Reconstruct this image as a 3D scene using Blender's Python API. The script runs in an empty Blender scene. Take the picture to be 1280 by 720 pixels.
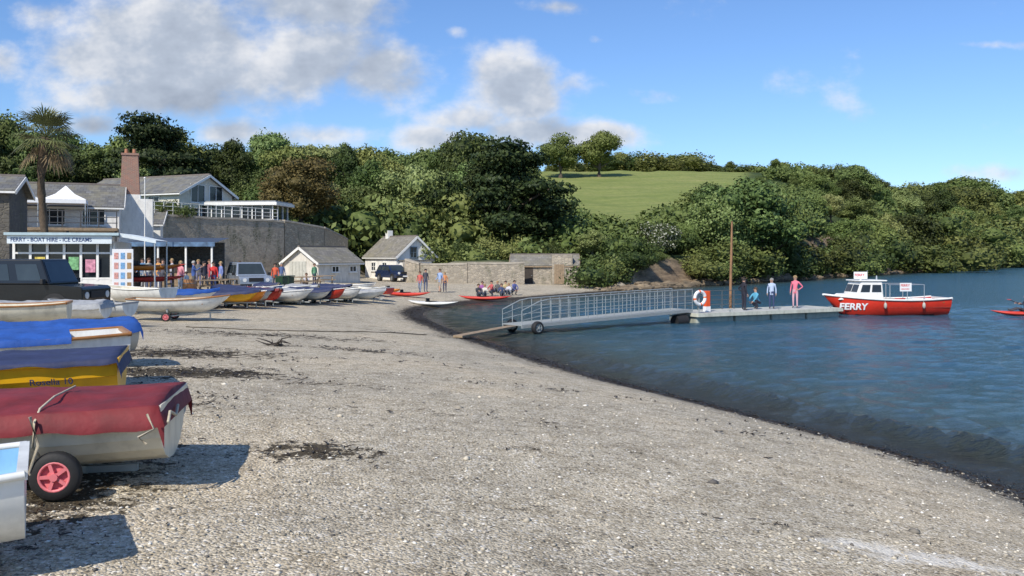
import bpy, math, random
import numpy as np
from mathutils import Vector, Matrix, Euler
random.seed(7); RNG=np.random.RandomState(7)
scene=bpy.context.scene
F=1100.0; EYE=3.0
col=scene.collection
def wx(px,Y): return (px-640)/F*Y
def wz(py,Y): return EYE-(py-320)/F*Y

# ---------------------------------------------------------------- materials
def newmat(name):
    m=bpy.data.materials.new(name); m.use_nodes=True
    nt=m.node_tree; b=nt.nodes['Principled BSDF']
    return m,nt,b
def N(nt,t,**kw):
    n=nt.nodes.new(t)
    for k,v in kw.items(): setattr(n,k,v)
    return n
def ramp(nt,fac,stops,interp='LINEAR'):
    r=N(nt,'ShaderNodeValToRGB'); r.color_ramp.interpolation=interp
    e=r.color_ramp.elements
    while len(e)<len(stops): e.new(.5)
    for i,(p,c) in enumerate(stops):
        e[i].position=p; e[i].color=(c[0],c[1],c[2],1) if hasattr(c,'__len__') else (c,c,c,1)
    nt.links.new(fac,r.inputs[0]); return r.outputs[0]
def mix(nt,f,a,b,mode='MIX'):
    m=N(nt,'ShaderNodeMix',data_type='RGBA',blend_type=mode)
    for s,v in ((0,f),(6,a),(7,b)):
        if hasattr(v,'links'): nt.links.new(v,m.inputs[s])
        else:
            if s==0: m.inputs[0].default_value=v
            else: m.inputs[s].default_value=(v[0],v[1],v[2],1)
    return m.outputs[2]
def math_(nt,op,a,b=None,c=None):
    m=N(nt,'ShaderNodeMath',operation=op)
    for i,v in enumerate((a,b,c)):
        if v is None: continue
        if hasattr(v,'links'): nt.links.new(v,m.inputs[i])
        else: m.inputs[i].default_value=v
    return m.outputs[0]
def mr_(nt,v,a,b_,c=0.0,d_=1.0,smooth=False):
    q=N(nt,'ShaderNodeMapRange')
    if smooth: q.interpolation_type='SMOOTHSTEP'
    nt.links.new(v,q.inputs[0]); q.inputs[1].default_value=a;q.inputs[2].default_value=b_;q.inputs[3].default_value=c;q.inputs[4].default_value=d_; return q.outputs[0]
def noise(nt,vec,scale,detail=4,rough=.55):
    n=N(nt,'ShaderNodeTexNoise'); n.inputs['Scale'].default_value=scale
    n.inputs['Detail'].default_value=detail; n.inputs['Roughness'].default_value=rough
    nt.links.new(vec,n.inputs['Vector']); return n.outputs[0]
def objco(nt): return N(nt,'ShaderNodeTexCoord').outputs['Object']
def geopos(nt): return N(nt,'ShaderNodeNewGeometry').outputs['Position']
def mapping(nt,vec,scale):
    m=N(nt,'ShaderNodeMapping'); m.inputs['Scale'].default_value=scale
    nt.links.new(vec,m.inputs[0]); return m.outputs[0]
def bump(nt,b,h,strength,dist):
    bn=N(nt,'ShaderNodeBump'); bn.inputs['Strength'].default_value=strength; bn.inputs['Distance'].default_value=dist
    nt.links.new(h,bn.inputs['Height']); nt.links.new(bn.outputs[0],b.inputs['Normal']); return bn
def mul(c,k): return tuple(min(1,x*k) for x in c)
_mc={}
def M(name,c,rough=.55,var=.18,scale=4.0,bmp=0.0,bscale=30,metal=0,dirt=0.0,bdist=.01):
    if name in _mc: return _mc[name]
    m,nt,b=newmat(name); o=objco(nt)
    f=noise(nt,o,scale,4)
    f=ramp(nt,f,[(.3,0.0),(.7,1.0)])
    cc=mix(nt,f,mul(c,1-var),mul(c,1+var*.6))
    if dirt:
        d=noise(nt,mapping(nt,o,(3,3,.8)),1.7,5,.65)
        d=ramp(nt,d,[(.48,0.0),(.75,dirt)])
        cc=mix(nt,d,cc,(.12,.1,.07))
    nt.links.new(cc,b.inputs['Base Color'])
    b.inputs['Roughness'].default_value=rough; b.inputs['Metallic'].default_value=metal
    if bmp: bump(nt,b,noise(nt,o,bscale,3),bmp,bdist)
    _mc[name]=m; return m
def stone_mat(name,c1,c2,mortar,sx=3.0,sz=5.0,strength=.8):
    m,nt,b=newmat(name); o=objco(nt); v=mapping(nt,o,(sx,sx,sz))
    vo=N(nt,'ShaderNodeTexVoronoi'); vo.inputs['Scale'].default_value=1; nt.links.new(v,vo.inputs['Vector'])
    ve=N(nt,'ShaderNodeTexVoronoi',feature='DISTANCE_TO_EDGE'); ve.inputs['Scale'].default_value=1; nt.links.new(v,ve.inputs['Vector'])
    sep=N(nt,'ShaderNodeSeparateColor'); nt.links.new(vo.outputs['Color'],sep.inputs[0])
    cc=mix(nt,sep.outputs[0],c1,c2)
    n2=ramp(nt,noise(nt,o,.6,5),[(.35,0.0),(.7,.6)])
    cc=mix(nt,n2,cc,mul(c1,.6))
    n3=ramp(nt,noise(nt,mapping(nt,o,(1,1,.4)),.9,5,.7),[(.55,0.0),(.66,.7)])
    cc=mix(nt,n3,cc,(.06,.075,.03))
    e=ramp(nt,ve.outputs['Distance'],[(0.02,0.0),(.1,1.0)])
    cc=mix(nt,e,mortar,cc)
    nt.links.new(cc,b.inputs['Base Color']); b.inputs['Roughness'].default_value=.9
    hh=math_(nt,'ADD',e,noise(nt,o,20,3)); bump(nt,b,hh,strength,.03); return m
def brick_mat(name,c1,c2,mortar,scale=1.0):
    m,nt,b=newmat(name); o=objco(nt)
    sx=N(nt,'ShaderNodeSeparateXYZ'); nt.links.new(o,sx.inputs[0])
    cx=N(nt,'ShaderNodeCombineXYZ'); nt.links.new(math_(nt,'ADD',sx.outputs[0],sx.outputs[1]),cx.inputs[0]); nt.links.new(sx.outputs[2],cx.inputs[1])
    br=N(nt,'ShaderNodeTexBrick'); nt.links.new(cx.outputs[0],br.inputs[0])
    br.inputs['Color1'].default_value=(*c1,1); br.inputs['Color2'].default_value=(*c2,1); br.inputs['Mortar'].default_value=(*mortar,1)
    br.inputs['Scale'].default_value=scale; br.inputs['Brick Width'].default_value=.23; br.inputs['Row Height'].default_value=.075; br.inputs['Mortar Size'].default_value=.010
    nt.links.new(mix(nt,ramp(nt,noise(nt,o,2.4,4),[(.4,0.0),(.65,.6)]),br.outputs[0],(.24,.19,.15)),b.inputs['Base Color']); b.inputs['Roughness'].default_value=.9
    bump(nt,b,noise(nt,o,30,3),.4,.01); return m
def slate_mat(name,c):
    m,nt,b=newmat(name); o=objco(nt)
    br=N(nt,'ShaderNodeTexBrick'); 
    sx=N(nt,'ShaderNodeSeparateXYZ'); nt.links.new(o,sx.inputs[0])
    cx=N(nt,'ShaderNodeCombineXYZ'); nt.links.new(sx.outputs[0],cx.inputs[0]); nt.links.new(math_(nt,'MULTIPLY',sx.outputs[2],1.6),cx.inputs[1])
    nt.links.new(cx.outputs[0],br.inputs[0])
    br.inputs['Color1'].default_value=(*mul(c,.75),1); br.inputs['Color2'].default_value=(*mul(c,1.3),1); br.inputs['Mortar'].default_value=(*mul(c,.4),1)
    br.inputs['Scale'].default_value=1; br.inputs['Brick Width'].default_value=.35; br.inputs['Row Height'].default_value=.25; br.inputs['Mortar Size'].default_value=.012
    li=ramp(nt,noise(nt,o,1.1,5,.7),[(.42,0.0),(.66,.7)])
    nt.links.new(mix(nt,li,br.outputs[0],(.22,.20,.13)),b.inputs['Base Color']); b.inputs['Roughness'].default_value=.75
    bump(nt,b,br.outputs[1],-.4,.01); return m
def glass_mat(name,c=(.02,.025,.03)):
    m,nt,b=newmat(name); o=objco(nt)
    nt.links.new(mix(nt,noise(nt,o,1.3,2),mul(c,.5),mul(c,1.8)),b.inputs['Base Color']); b.inputs['Roughness'].default_value=.06; return m

white=M('white_paint',(.80,.79,.75),.45,.08,3,dirt=.15)
render_white=M('white_render',(.80,.78,.73),.8,.1,2,.2,60,dirt=.22)
cream=M('cream_gelcoat',(.72,.67,.53),.35,.14,4,dirt=.4)
offwhite=M('gelcoat_white',(.77,.77,.73),.3,.1,5,dirt=.3)
maroon=M('maroon_canvas',(.19,.018,.022),.7,.35,4,.35,7,bdist=.03)
navy=M('navy_canvas',(.028,.038,.10),.7,.3,5,.35,7,bdist=.03)
bluec=M('blue_canvas',(.02,.09,.36),.65,.25,5,.4,7,bdist=.03)
greyc=M('grey_canvas',(.36,.37,.38),.7,.25,6,.5,12,bdist=.03)
yellow=M('yellow_paint',(.80,.42,.012),.35,.14,5,dirt=.15)
redp=M('red_paint',(.66,.04,.02),.3,.16,2,dirt=.12)
redk=M('red_plastic',(.6,.05,.03),.45,.12,3)
orangek=M('orange_plastic',(.75,.25,.03),.45,.12,3)
bluep=M('blue_paint',(.03,.2,.5),.35,.12,4)
lightblue=M('pale_blue_paint',(.25,.5,.72),.45,.14,4,dirt=.3)
black=M('black_rubber',(.015,.015,.016),.7,.2,8,.2)
blackp=M('black_paint',(.012,.014,.016),.22,.1,2)
galv=M('galvanised_steel',(.36,.39,.39),.55,.25,6,metal=.3)
alu=M('aluminium',(.55,.56,.57),.35,.1,6,metal=.6)
wood=M('weathered_wood',(.30,.22,.14),.8,.3,6,.4,20)
varn=M('varnished_wood',(.34,.15,.045),.4,.25,7)
darkwood=M('dark_timber',(.05,.04,.032),.8,.3,5,.3)
rope=M('rope_fibre',(.5,.44,.33),.9,.2,40)
pinkred=M('pinkish_red_plastic',(.74,.20,.22),.5,.1,9,dirt=.2)
glass=glass_mat('window_glass'); carglass=glass_mat('car_glass',(.03,.04,.045))
slate=slate_mat('slate_roof',(.14,.14,.14)); slate2=slate_mat('lichen_slate',(.21,.195,.17))
stonew=stone_mat('rubble_stone',(.50,.43,.33),(.27,.235,.19),(.36,.32,.26))
stoned=stone_mat('dark_rubble_stone',(.17,.155,.13),(.09,.085,.08),(.12,.11,.09))
stoneb=stone_mat('buff_stone',(.54,.45,.33),(.34,.28,.2),(.3,.26,.2))
brick=brick_mat('weathered_brick',(.36,.15,.09),(.26,.11,.075),(.34,.29,.25))
whitecloth=M('white_cloth',(.8,.8,.8),.8,.05)
signwhite=M('sign_white',(.8,.8,.8),.5,.03)
inkblue=M('ink_blue',(.02,.05,.16),.5,.05); inkred=M('ink_red',(.6,.02,.02),.5,.05); inkwhite=M('ink_white',(.85,.85,.85),.5,.02)
orange=M('lifering_orange',(.85,.16,.03),.5,.1)
skin=M('skin',(.5,.29,.2),.6,.08); 
silver=M('silver_paint',(.33,.38,.45),.25,.05,metal=.4)
navycar=M('dark_blue_paint',(.02,.035,.09),.2,.05,metal=.2)
lamp=M('lamp_lens',(.7,.7,.68),.15,.05); lampr=M('lamp_red',(.4,.02,.02),.2,.05)

# ---------------------------------------------------------------- mesh builder
class MB:
    def __init__(s): s.v=[];s.f=[];s.m=[];s.s=[]
    def add(s,vs,fs,m=0,sm=False):
        o=len(s.v); s.v+= [tuple(v) for v in vs]
        for f in fs: s.f.append([i+o for i in f]); s.m.append(m); s.s.append(sm)
    def box(s,c,sz,m=0,R=None):
        c=Vector(c); hx,hy,hz=sz[0]/2,sz[1]/2,sz[2]/2
        vs=[Vector((x,y,z)) for x in(-hx,hx) for y in(-hy,hy) for z in(-hz,hz)]
        if R is not None: vs=[R@v for v in vs]
        s.add([c+v for v in vs],[(0,1,3,2),(4,6,7,5),(0,4,5,1),(2,3,7,6),(0,2,6,4),(1,5,7,3)],m)
    def beam(s,p,q,w,h,m=0):
        p=Vector(p);q=Vector(q);d=q-p;L=d.length
        R=d.to_track_quat('X','Z').to_matrix(); s.box((p+q)/2,(L,w,h),m,R)
    def cyl(s,p,q,r1,r2=None,n=10,m=0,sm=True,cap=True):
        if r2 is None:r2=r1
        p=Vector(p);q=Vector(q);R=(q-p).to_track_quat('Z','Y').to_matrix()
        a=[R@Vector((math.cos(2*math.pi*i/n),math.sin(2*math.pi*i/n),0)) for i in range(n)]
        s.add([p+x*r1 for x in a]+[q+x*r2 for x in a],[(i,(i+1)%n,n+(i+1)%n,n+i) for i in range(n)],m,sm)
        if cap:
            s.add([p+x*r1 for x in a],[list(range(n))[::-1]],m); s.add([q+x*r2 for x in a],[list(range(n))],m)
    def tube(s,pts,r,n=6,m=0,rs=None):
        pts=[Vector(p) for p in pts]; rings=[]
        for i,p in enumerate(pts):
            d=(pts[min(i+1,len(pts)-1)]-pts[max(i-1,0)]).normalized(); R=d.to_track_quat('Z','Y').to_matrix()
            rr=rs[i] if rs else r
            rings.append([p+R@Vector((math.cos(2*math.pi*k/n)*rr,math.sin(2*math.pi*k/n)*rr,0)) for k in range(n)])
        s.loft(rings,True,True,m,True)
    def loft(s,rings,closed=True,caps=False,m=0,sm=True):
        n=len(rings[0]); vs=[v for r in rings for v in r]; fs=[]
        for i in range(len(rings)-1):
            for k in range(n if closed else n-1):
                k2=(k+1)%n; fs.append((i*n+k,i*n+k2,(i+1)*n+k2,(i+1)*n+k))
        s.add(vs,fs,m,sm)
        if caps:
            s.add(rings[0],[list(range(n))[::-1]],m); s.add(rings[-1],[list(range(n))],m)
    def sph(s,c,r,m=0,u=12,v=8):
        c=Vector(c); r=(r,r,r) if not hasattr(r,'__len__') else r
        s.loft([[c+Vector((r[0]*math.sin(math.pi*max(.02,min(.98,i/v)))*math.cos(2*math.pi*k/u),r[1]*math.sin(math.pi*max(.02,min(.98,i/v)))*math.sin(2*math.pi*k/u),-r[2]*math.cos(math.pi*i/v))) for k in range(u)] for i in range(v+1)],True,True,m)
    def torus(s,c,R,r,axis='Y',n=24,k=8,m=0,mfun=None):
        c=Vector(c)
        A={'Y':(Vector((1,0,0)),Vector((0,0,1)),Vector((0,1,0))),'X':(Vector((0,1,0)),Vector((0,0,1)),Vector((1,0,0))),'Z':(Vector((1,0,0)),Vector((0,1,0)),Vector((0,0,1)))}[axis]
        o=len(s.v)
        for i in range(n):
            a=2*math.pi*i/n; rad=A[0]*math.cos(a)+A[1]*math.sin(a)
            for j in range(k):
                b=2*math.pi*j/k; s.v.append(tuple(c+rad*(R+r*math.cos(b))+A[2]*r*math.sin(b)))
        for i in range(n):
            mm=mfun(i) if mfun else m
            for j in range(k):
                s.f.append([o+i*k+j,o+i*k+(j+1)%k,o+((i+1)%n)*k+(j+1)%k,o+((i+1)%n)*k+j]); s.m.append(mm); s.s.append(True)
    def quad(s,a,b,c,d,m=0): s.add([a,b,c,d],[(0,1,2,3)],m)
    def obj(s,name,mats,parent=None,bevel=0,label=None,loc=None,kind=None):
        me=bpy.data.meshes.new(name); me.from_pydata(s.v,[],s.f)
        if not hasattr(mats,'__len__'): mats=[mats]
        for x in mats: me.materials.append(x)
        me.polygons.foreach_set('material_index',s.m); me.polygons.foreach_set('use_smooth',s.s); me.update()
        o=bpy.data.objects.new(name,me); col.objects.link(o)
        if parent is not None: o.parent=parent
        if loc is not None: o.location=loc
        if bevel:
            b=o.modifiers.new('b','BEVEL'); b.width=bevel; b.segments=2; b.limit_method='ANGLE'; b.angle_limit=.6
        if label: o['label']=label
        if kind: o['kind']=kind
        return o
def thing(name,label,cat,loc,rot=0,group=None,tilt=None):
    e=bpy.data.objects.new(name,None); e.empty_display_size=.2; col.objects.link(e)
    e.location=loc; e.rotation_euler=(0,0,rot) if tilt is None else (tilt[0],tilt[1],rot)
    e['label']=label; e['category']=cat
    if group: e['group']=group
    return e
def np_mesh(name,V,Q,mats,attr=None,mi=None,smooth=False):
    me=bpy.data.meshes.new(name); nf=len(Q); k=Q.shape[1]
    me.vertices.add(len(V)); me.vertices.foreach_set('co',V.astype(np.float32).ravel())
    me.loops.add(nf*k); me.loops.foreach_set('vertex_index',Q.astype(np.int32).ravel())
    me.polygons.add(nf); me.polygons.foreach_set('loop_start',np.arange(0,nf*k,k,dtype=np.int32)); 
    for x in mats: me.materials.append(x)
    if mi is not None: me.polygons.foreach_set('material_index',mi.astype(np.int32))
    if smooth: me.polygons.foreach_set('use_smooth',np.ones(nf,dtype=bool))
    me.update(calc_edges=True)
    if attr:
        for an,av in attr.items():
            a=me.attributes.new(an,'FLOAT','POINT'); a.data.foreach_set('value',av.astype(np.float32))
    return me

# ---------------------------------------------------------------- terrain maths
def chaikin(P,n=2):
    P=[np.array(p,float) for p in P]
    for _ in range(n):
        Q=[P[0]]
        for a,b in zip(P[:-1],P[1:]): Q+= [a*.75+b*.25,a*.25+b*.75]
        Q.append(P[-1]); P=Q
    return np.array(P)
SH=chaikin([(11,-250),(9,-40),(7.8,-3),(7,6),(6.5,11.2),(6.0,12.9),(5.0,15.3),(4.1,17.4),(2.9,20),(1.7,23.2),(.25,27.5),(-1.84,33.7),(-3.6,39.8),(-4.7,45),(-4.7,50),(-3.0,55),(0,60),(3.5,65),(9.2,75),(16,84.6),(21.7,91.7),(33,106),(44,122),(65,150),(99,194),(148,254),(230,330),(420,430),(1200,600)],2)
BK=chaikin([(-400,46),(-45,50),(-31,61),(-26.5,66),(-19.8,79.5),(-19,91),(-13,100),(-7.5,92),(-7.5,81),(1,80.6),(1.5,86.5),(7,86.5),(9.3,80),(13,83.5),(18.5,91),(31,110),(41.5,126),(62,154),(96,198),(145,259),(228,336),(418,436),(1200,606)],1)
def sdf(P,X,Y):
    best=np.full(X.shape,1e18); sg=np.ones(X.shape)
    for a,b in zip(P[:-1],P[1:]):
        dx,dy=b-a; L=dx*dx+dy*dy
        t=np.clip(((X-a[0])*dx+(Y-a[1])*dy)/L,0,1)
        qx=X-a[0]-t*dx; qy=Y-a[1]-t*dy; D=qx*qx+qy*qy
        m=D<best-1e-9; best=np.where(m,D,best); sg=np.where(m,np.sign(dx*(Y-a[1])-dy*(X-a[0])),sg)
    return np.sqrt(best)*sg
def sm(x): x=np.clip(x,0,1); return x*x*(3-2*x)
_ng=RNG.rand(64,64)
def vn(x,y):
    xi=np.floor(x).astype(int); yi=np.floor(y).astype(int); fx=sm(x-xi); fy=sm(y-yi)
    g=lambda a,b:_ng[a%64,b%64]
    return (g(xi,yi)*(1-fx)+g(xi+1,yi)*fx)*(1-fy)+(g(xi,yi+1)*(1-fx)+g(xi+1,yi+1)*fx)*fy
def fbm(x,y,o=4): return sum(vn(x*2**i+i*7.3,y*2**i+i*3.1)*.5**i for i in range(o))/sum(.5**i for i in range(o))-.5
def height(X,Y,full=False):
    X=np.asarray(X,float);Y=np.asarray(Y,float)
    d=sdf(SH,X,Y); e=sdf(BK,X,Y)
    base=np.interp(Y,[0,9,30,60,90],[1.58,1.58,.88,.88,.8]); L=np.interp(Y,[0,40,60,80],[5,5,9,13])
    hb=base*(1-np.exp(-np.maximum(d,0)/L))
    hb=hb+.4*sm((-X-12)/7)*sm((Y-18)/10)
    hb=np.where(d<0,np.maximum(.13*d,-3),hb)
    hb=hb+np.where(d>.3,.07*fbm(X*.35,Y*.35)+.035*fbm(X*1.3,Y*1.3)+.02*fbm(X*4,Y*4,2),0)*sm(d/2)
    hill=np.interp(Y,[0,95,130,170,260,340,700],[2.2,2.6,7.5,12,28,30,32])+3.5*sm((6-X)/14)*sm((Y-100)/25)
    wl=sm((-17-X)/3); hill=np.maximum(hill,6.1*wl+hill*(1-wl)*(1-0))
    hill=np.where(X<-17,np.maximum(hill,6.0*wl),hill)
    wr=sm((X-8)/4)
    cl=2.5+2.2*sm((X-32)/25)
    hill=np.where(X>30,np.maximum(hill,cl+1),hill)
    cap=(6*wl+ (1-wl)*(1.3*(1-wr)+cl*wr))*sm(e/(.8+.9*wr)) + np.maximum(e,0)*(.3*(1-wr)+.42*wr)
    hin=np.minimum(np.maximum(hill-hb,.0),cap)
    h=hb+np.where(e>0,hin,0)
    ins=sm(e/6); h=h+ins*(1.2*fbm(X*.06,Y*.06,4)+.6*fbm(X*.25,Y*.25,3))
    h=h+np.where((X>9)&(d>0),sm(d/1.5)*(1-sm((e-3)/4))*(.9*np.abs(fbm(X*.5,Y*.5,4))*2),0)
    if full: return h,d,e
    return h
def H(x,y): return float(height(np.array([x]),np.array([y]))[0])
def hit(px,py,y0=3,y1=140):
    Ys=np.linspace(y0,y1,1600); Xs=(px-640)/F*Ys; hs=height(Xs,Ys); rz=EYE-(py-320)/F*Ys
    i=np.argmax(hs>=rz); return Vector((Xs[i],Ys[i],hs[i]))
def seg(a,b,s): return np.arange(a,b,s)
xs=np.concatenate([seg(-400,-60,10),seg(-60,-14,1.0),seg(-14,12,.2),seg(12,60,1.0),seg(60,260,2.5),seg(260,1200,30)])
ys=np.concatenate([seg(-250,-5,14),seg(-5,3,1),seg(3,24,.18),seg(24,60,.5),seg(60,125,.7),seg(125,300,2.2),seg(300,900,20)])
GX,GY=np.meshgrid(xs,ys); 
h,d,e=height(GX.ravel(),GY.ravel(),True)
X_=GX.ravel();Y_=GY.ravel()
nx,ny=len(xs),len(ys); idx=np.arange(nx*ny).reshape(ny,nx)
Q=np.stack([idx[:-1,:-1],idx[:-1,1:],idx[1:,1:],idx[1:,:-1]],-1).reshape(-1,4)
veg=sm((e-.6-2.2*sm((X_-32)/25)+1.5*fbm(X_*.3,Y_*.3))/1.8)
fl=sm((X_-(.02*Y_-1))/4)*sm(((.275*Y_)-X_)/4)*sm((Y_-138)/6)*sm((296-Y_)/6)
def weed_val(X,Y):
    w=np.zeros(X.shape)
    for cx,cy,rx,ry,a in [(-5.0,13.4,1.8,1.1,1.35),(-6.6,17,2.8,1.5,1.1),(-3.6,20,2.4,.9,.8),(-1.75,7.7,.75,.42,1.15),(-3.4,7.6,.8,.7,1.0),(-3.3,6.0,1.0,1.3,1.2),(-2.3,12.6,1.2,.5,.75),(-4.4,9.6,1.3,1.6,1.0),(-6.5,24,4,1.4,.85),(2.4,6.6,1.2,.25,.5),(-.6,10,2.4,.4,.5),(.9,14.4,2.6,.6,.55),(-1,17.5,2,.6,.55),(.2,8.3,1.2,.3,.5),(-3,30,3,1,.6),(3.0,11,1.2,.5,.45)]:
        w=np.maximum(w,a*np.exp(-((X-cx)/rx)**2-((Y-cy)/ry)**2))
    return w
weed=weed_val(X_,Y_)
pale=np.exp(-((X_-2.75)/.85)**2-((Y_-6.15+.12*(X_-2.75))/.26)**2)
V=np.stack([X_,Y_,h],-1)
m,nt,b=newmat('beach_and_hill_ground'); p=geopos(nt)
at=lambda n:(lambda a:(setattr(a,'attribute_name',n),a.outputs['Fac'])[1])(N(nt,'ShaderNodeAttribute'))
sd=at('sd'); vg=at('veg'); fi=at('field'); we=at('weed'); rk=at('rock'); pl=at('pale')
mr=lambda v,a,b_,c,d_: mr_(nt,v,a,b_,c,d_)
def vor(scale,vec=p,feat='F1'):
    v=N(nt,'ShaderNodeTexVoronoi',feature=feat); v.inputs['Scale'].default_value=scale; nt.links.new(vec,v.inputs['Vector']); return v
v1=vor(48); v2=vor(21); v3=vor(120)
def sepc(v): s=N(nt,'ShaderNodeSeparateColor'); nt.links.new(v.outputs['Color'],s.inputs[0]); return s
s1,s2,s3=sepc(v1),sepc(v2),sepc(v3)
peb=ramp(nt,s1.outputs[0],[(0,(.20,.175,.13)),(.22,(.40,.35,.26)),(.5,(.56,.495,.38)),(.78,(.66,.595,.47)),(.92,(.76,.71,.61)),(1,(.84,.81,.75))])
grit=ramp(nt,s3.outputs[0],[(0,(.28,.24,.18)),(.5,(.53,.465,.35)),(.85,(.64,.57,.44)),(1,(.80,.75,.66))])
mk=ramp(nt,s1.outputs[1],[(.5,0.0),(.55,1.0)],'CONSTANT')
bc=mix(nt,mk,peb,grit)
big=ramp(nt,s2.outputs[1],[(.0,0.0),(.87,0.0),(.88,1.0)],'CONSTANT')
bigsh=ramp(nt,v2.outputs['Distance'],[(.25,1.0),(.38,0.0)])
bigm=math_(nt,'MULTIPLY',big,bigsh)
bigc=ramp(nt,s2.outputs[0],[(0,(.14,.135,.13)),(.5,(.38,.34,.29)),(1,(.72,.69,.62))])
bc=mix(nt,bigm,bc,bigc)
pn=ramp(nt,noise(nt,p,.38,5,.65),[(.3,(.76,.75,.74)),(.48,(.95,.94,.92)),(.7,(1.08,1.03,.96))])
bc=mix(nt,1.0,bc,pn,'MULTIPLY')
pn2=ramp(nt,noise(nt,p,3.2,4,.75),[(.35,(.64,.62,.59)),(.56,(1,1,1))])
bc=mix(nt,.85,bc,pn2,'MULTIPLY')
nz=noise(nt,p,1.3,3,.7)
nb=noise(nt,p,4.5,5,.75)
bc=mix(nt,mr(math_(nt,'ADD',pl,math_(nt,'MULTIPLY',math_(nt,'SUBTRACT',nb,.5),2.2)),.45,.85,0,.6),bc,(.84,.81,.74))
wetf=mr(math_(nt,'ADD',sd,math_(nt,'MULTIPLY',nz,1.8)),1.3,3.0,1,0)
bc=mix(nt,math_(nt,'MULTIPLY',wetf,.72),bc,(.12,.097,.066))
wb=mr(math_(nt,'ADD',sd,math_(nt,'MULTIPLY',math_(nt,'SUBTRACT',nb,.5),2.2)),.95,1.2,.96,0)
wb2=mr(math_(nt,'ADD',we,math_(nt,'MULTIPLY',math_(nt,'SUBTRACT',nb,.5),3.4)),.72,.90,0,.93)
wsp=mr(noise(nt,p,2.0,6,.85),.635,.665,0,.8)
wm=math_(nt,'MAXIMUM',math_(nt,'MAXIMUM',wb,wb2),wsp)
bc=mix(nt,wm,bc,mix(nt,nb,(.014,.011,.006),(.065,.048,.026)))
gv=ramp(nt,noise(nt,p,.5,5,.7),[(.3,(.02,.034,.01)),(.55,(.05,.075,.02)),(.75,(.09,.11,.04))])
gf=ramp(nt,noise(nt,mapping(nt,p,(.05,.25,.1)),1,5,.7),[(.3,(.15,.195,.05)),(.55,(.235,.26,.08)),(.8,(.31,.285,.12))])
gf=mix(nt,ramp(nt,noise(nt,p,.9,5,.7),[(.42,0.0),(.66,.6)]),gf,(.13,.17,.045))
gr=ramp(nt,noise(nt,mapping(nt,p,(.4,.4,2.2)),1,6,.75),[(.3,(.06,.048,.034)),(.5,(.22,.16,.105)),(.7,(.40,.30,.195))])
bc=mix(nt,rk,bc,gr); bc=mix(nt,vg,bc,gv); bc=mix(nt,fi,bc,gf)
nt.links.new(bc,b.inputs['Base Color'])
nt.links.new(mr(wetf,0,1,.95,.5),b.inputs['Roughness']); b.inputs['Specular IOR Level'].default_value=.25
hh=math_(nt,'ADD',math_(nt,'MULTIPLY',v1.outputs['Distance'],-1.0),math_(nt,'MULTIPLY',noise(nt,p,2.8,6,.75),2.8))
bump(nt,b,hh,.75,.02)
rockv=sm((X_-9.5)/3)*sm((d-.2)/.8)*(Y_>70)
me=np_mesh('ground',V,Q,[m],{'sd':d,'veg':veg,'field':fl,'weed':weed,'rock':rockv,'pale':pale},smooth=True)
g=bpy.data.objects.new('ground',me); col.objects.link(g); g['kind']='structure'

# ---------------------------------------------------------------- water
wxs=np.concatenate([seg(-10,28,.2),seg(28,70,1.0),seg(70,300,6),seg(300,1300,50)]); wys=np.concatenate([seg(-250,5,15),seg(5,62,.2),seg(62,130,1.2),seg(130,400,8),seg(400,900,50)])
WX,WY=np.meshgrid(wxs,wys); wX=WX.ravel(); wY=WY.ravel(); wd=sdf(SH,wX,wY)
wh=.11*fbm(wX*.9+3,wY*1.5,3)+.05*fbm(wX*2.1,wY*2.8+9,2)
near=1-sm((wY-50)/12); wh*=near
md=.55+.75*vn(wX*.25,wY*.3)
wh+=(.17*np.exp(-((wd+1.5+.4*fbm(wX*.3,wY*.3))/.28)**2)+.08*np.exp(-((wd+3.1+.6*fbm(wX*.3+4,wY*.3))/.4)**2))*md*near*(1-sm((wY-24)/8))
wh*=sm((-wd-.05)/.8)
n1,n2=len(wxs),len(wys); idx=np.arange(n1*n2).reshape(n2,n1)
Q=np.stack([idx[:-1,:-1],idx[:-1,1:],idx[1:,1:],idx[1:,:-1]],-1).reshape(-1,4)
m,nt,b=newmat('estuary_water'); p=geopos(nt)
sdw=N(nt,'ShaderNodeAttribute'); sdw.attribute_name='sd'
qq=mr_(nt,math_(nt,'ADD',sdw.outputs['Fac'],math_(nt,'MULTIPLY',noise(nt,p,.8,3),1.2)),-8,.4)
cc=ramp(nt,qq,[(0,(.028,.095,.155)),(.6,(.04,.09,.115)),(.88,(.045,.055,.045)),(1,(.03,.025,.015))])
nt.links.new(cc,b.inputs['Base Color']); b.inputs['Roughness'].default_value=.16; b.inputs['IOR'].default_value=1.33
hA=noise(nt,mapping(nt,p,(1.0,1.7,1)),3.0,3,.7); hB=noise(nt,mapping(nt,p,(1,1.4,1)),10,4,.8)
hh=math_(nt,'ADD',math_(nt,'MULTIPLY',hA,1.0),math_(nt,'MULTIPLY',hB,.45))
bump(nt,b,hh,1.0,.26)
me=np_mesh('water',np.stack([wX,wY,wh],-1),Q,[m],{'sd':wd},smooth=True)
o=bpy.data.objects.new('water',me); col.objects.link(o); o['kind']='structure'

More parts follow.
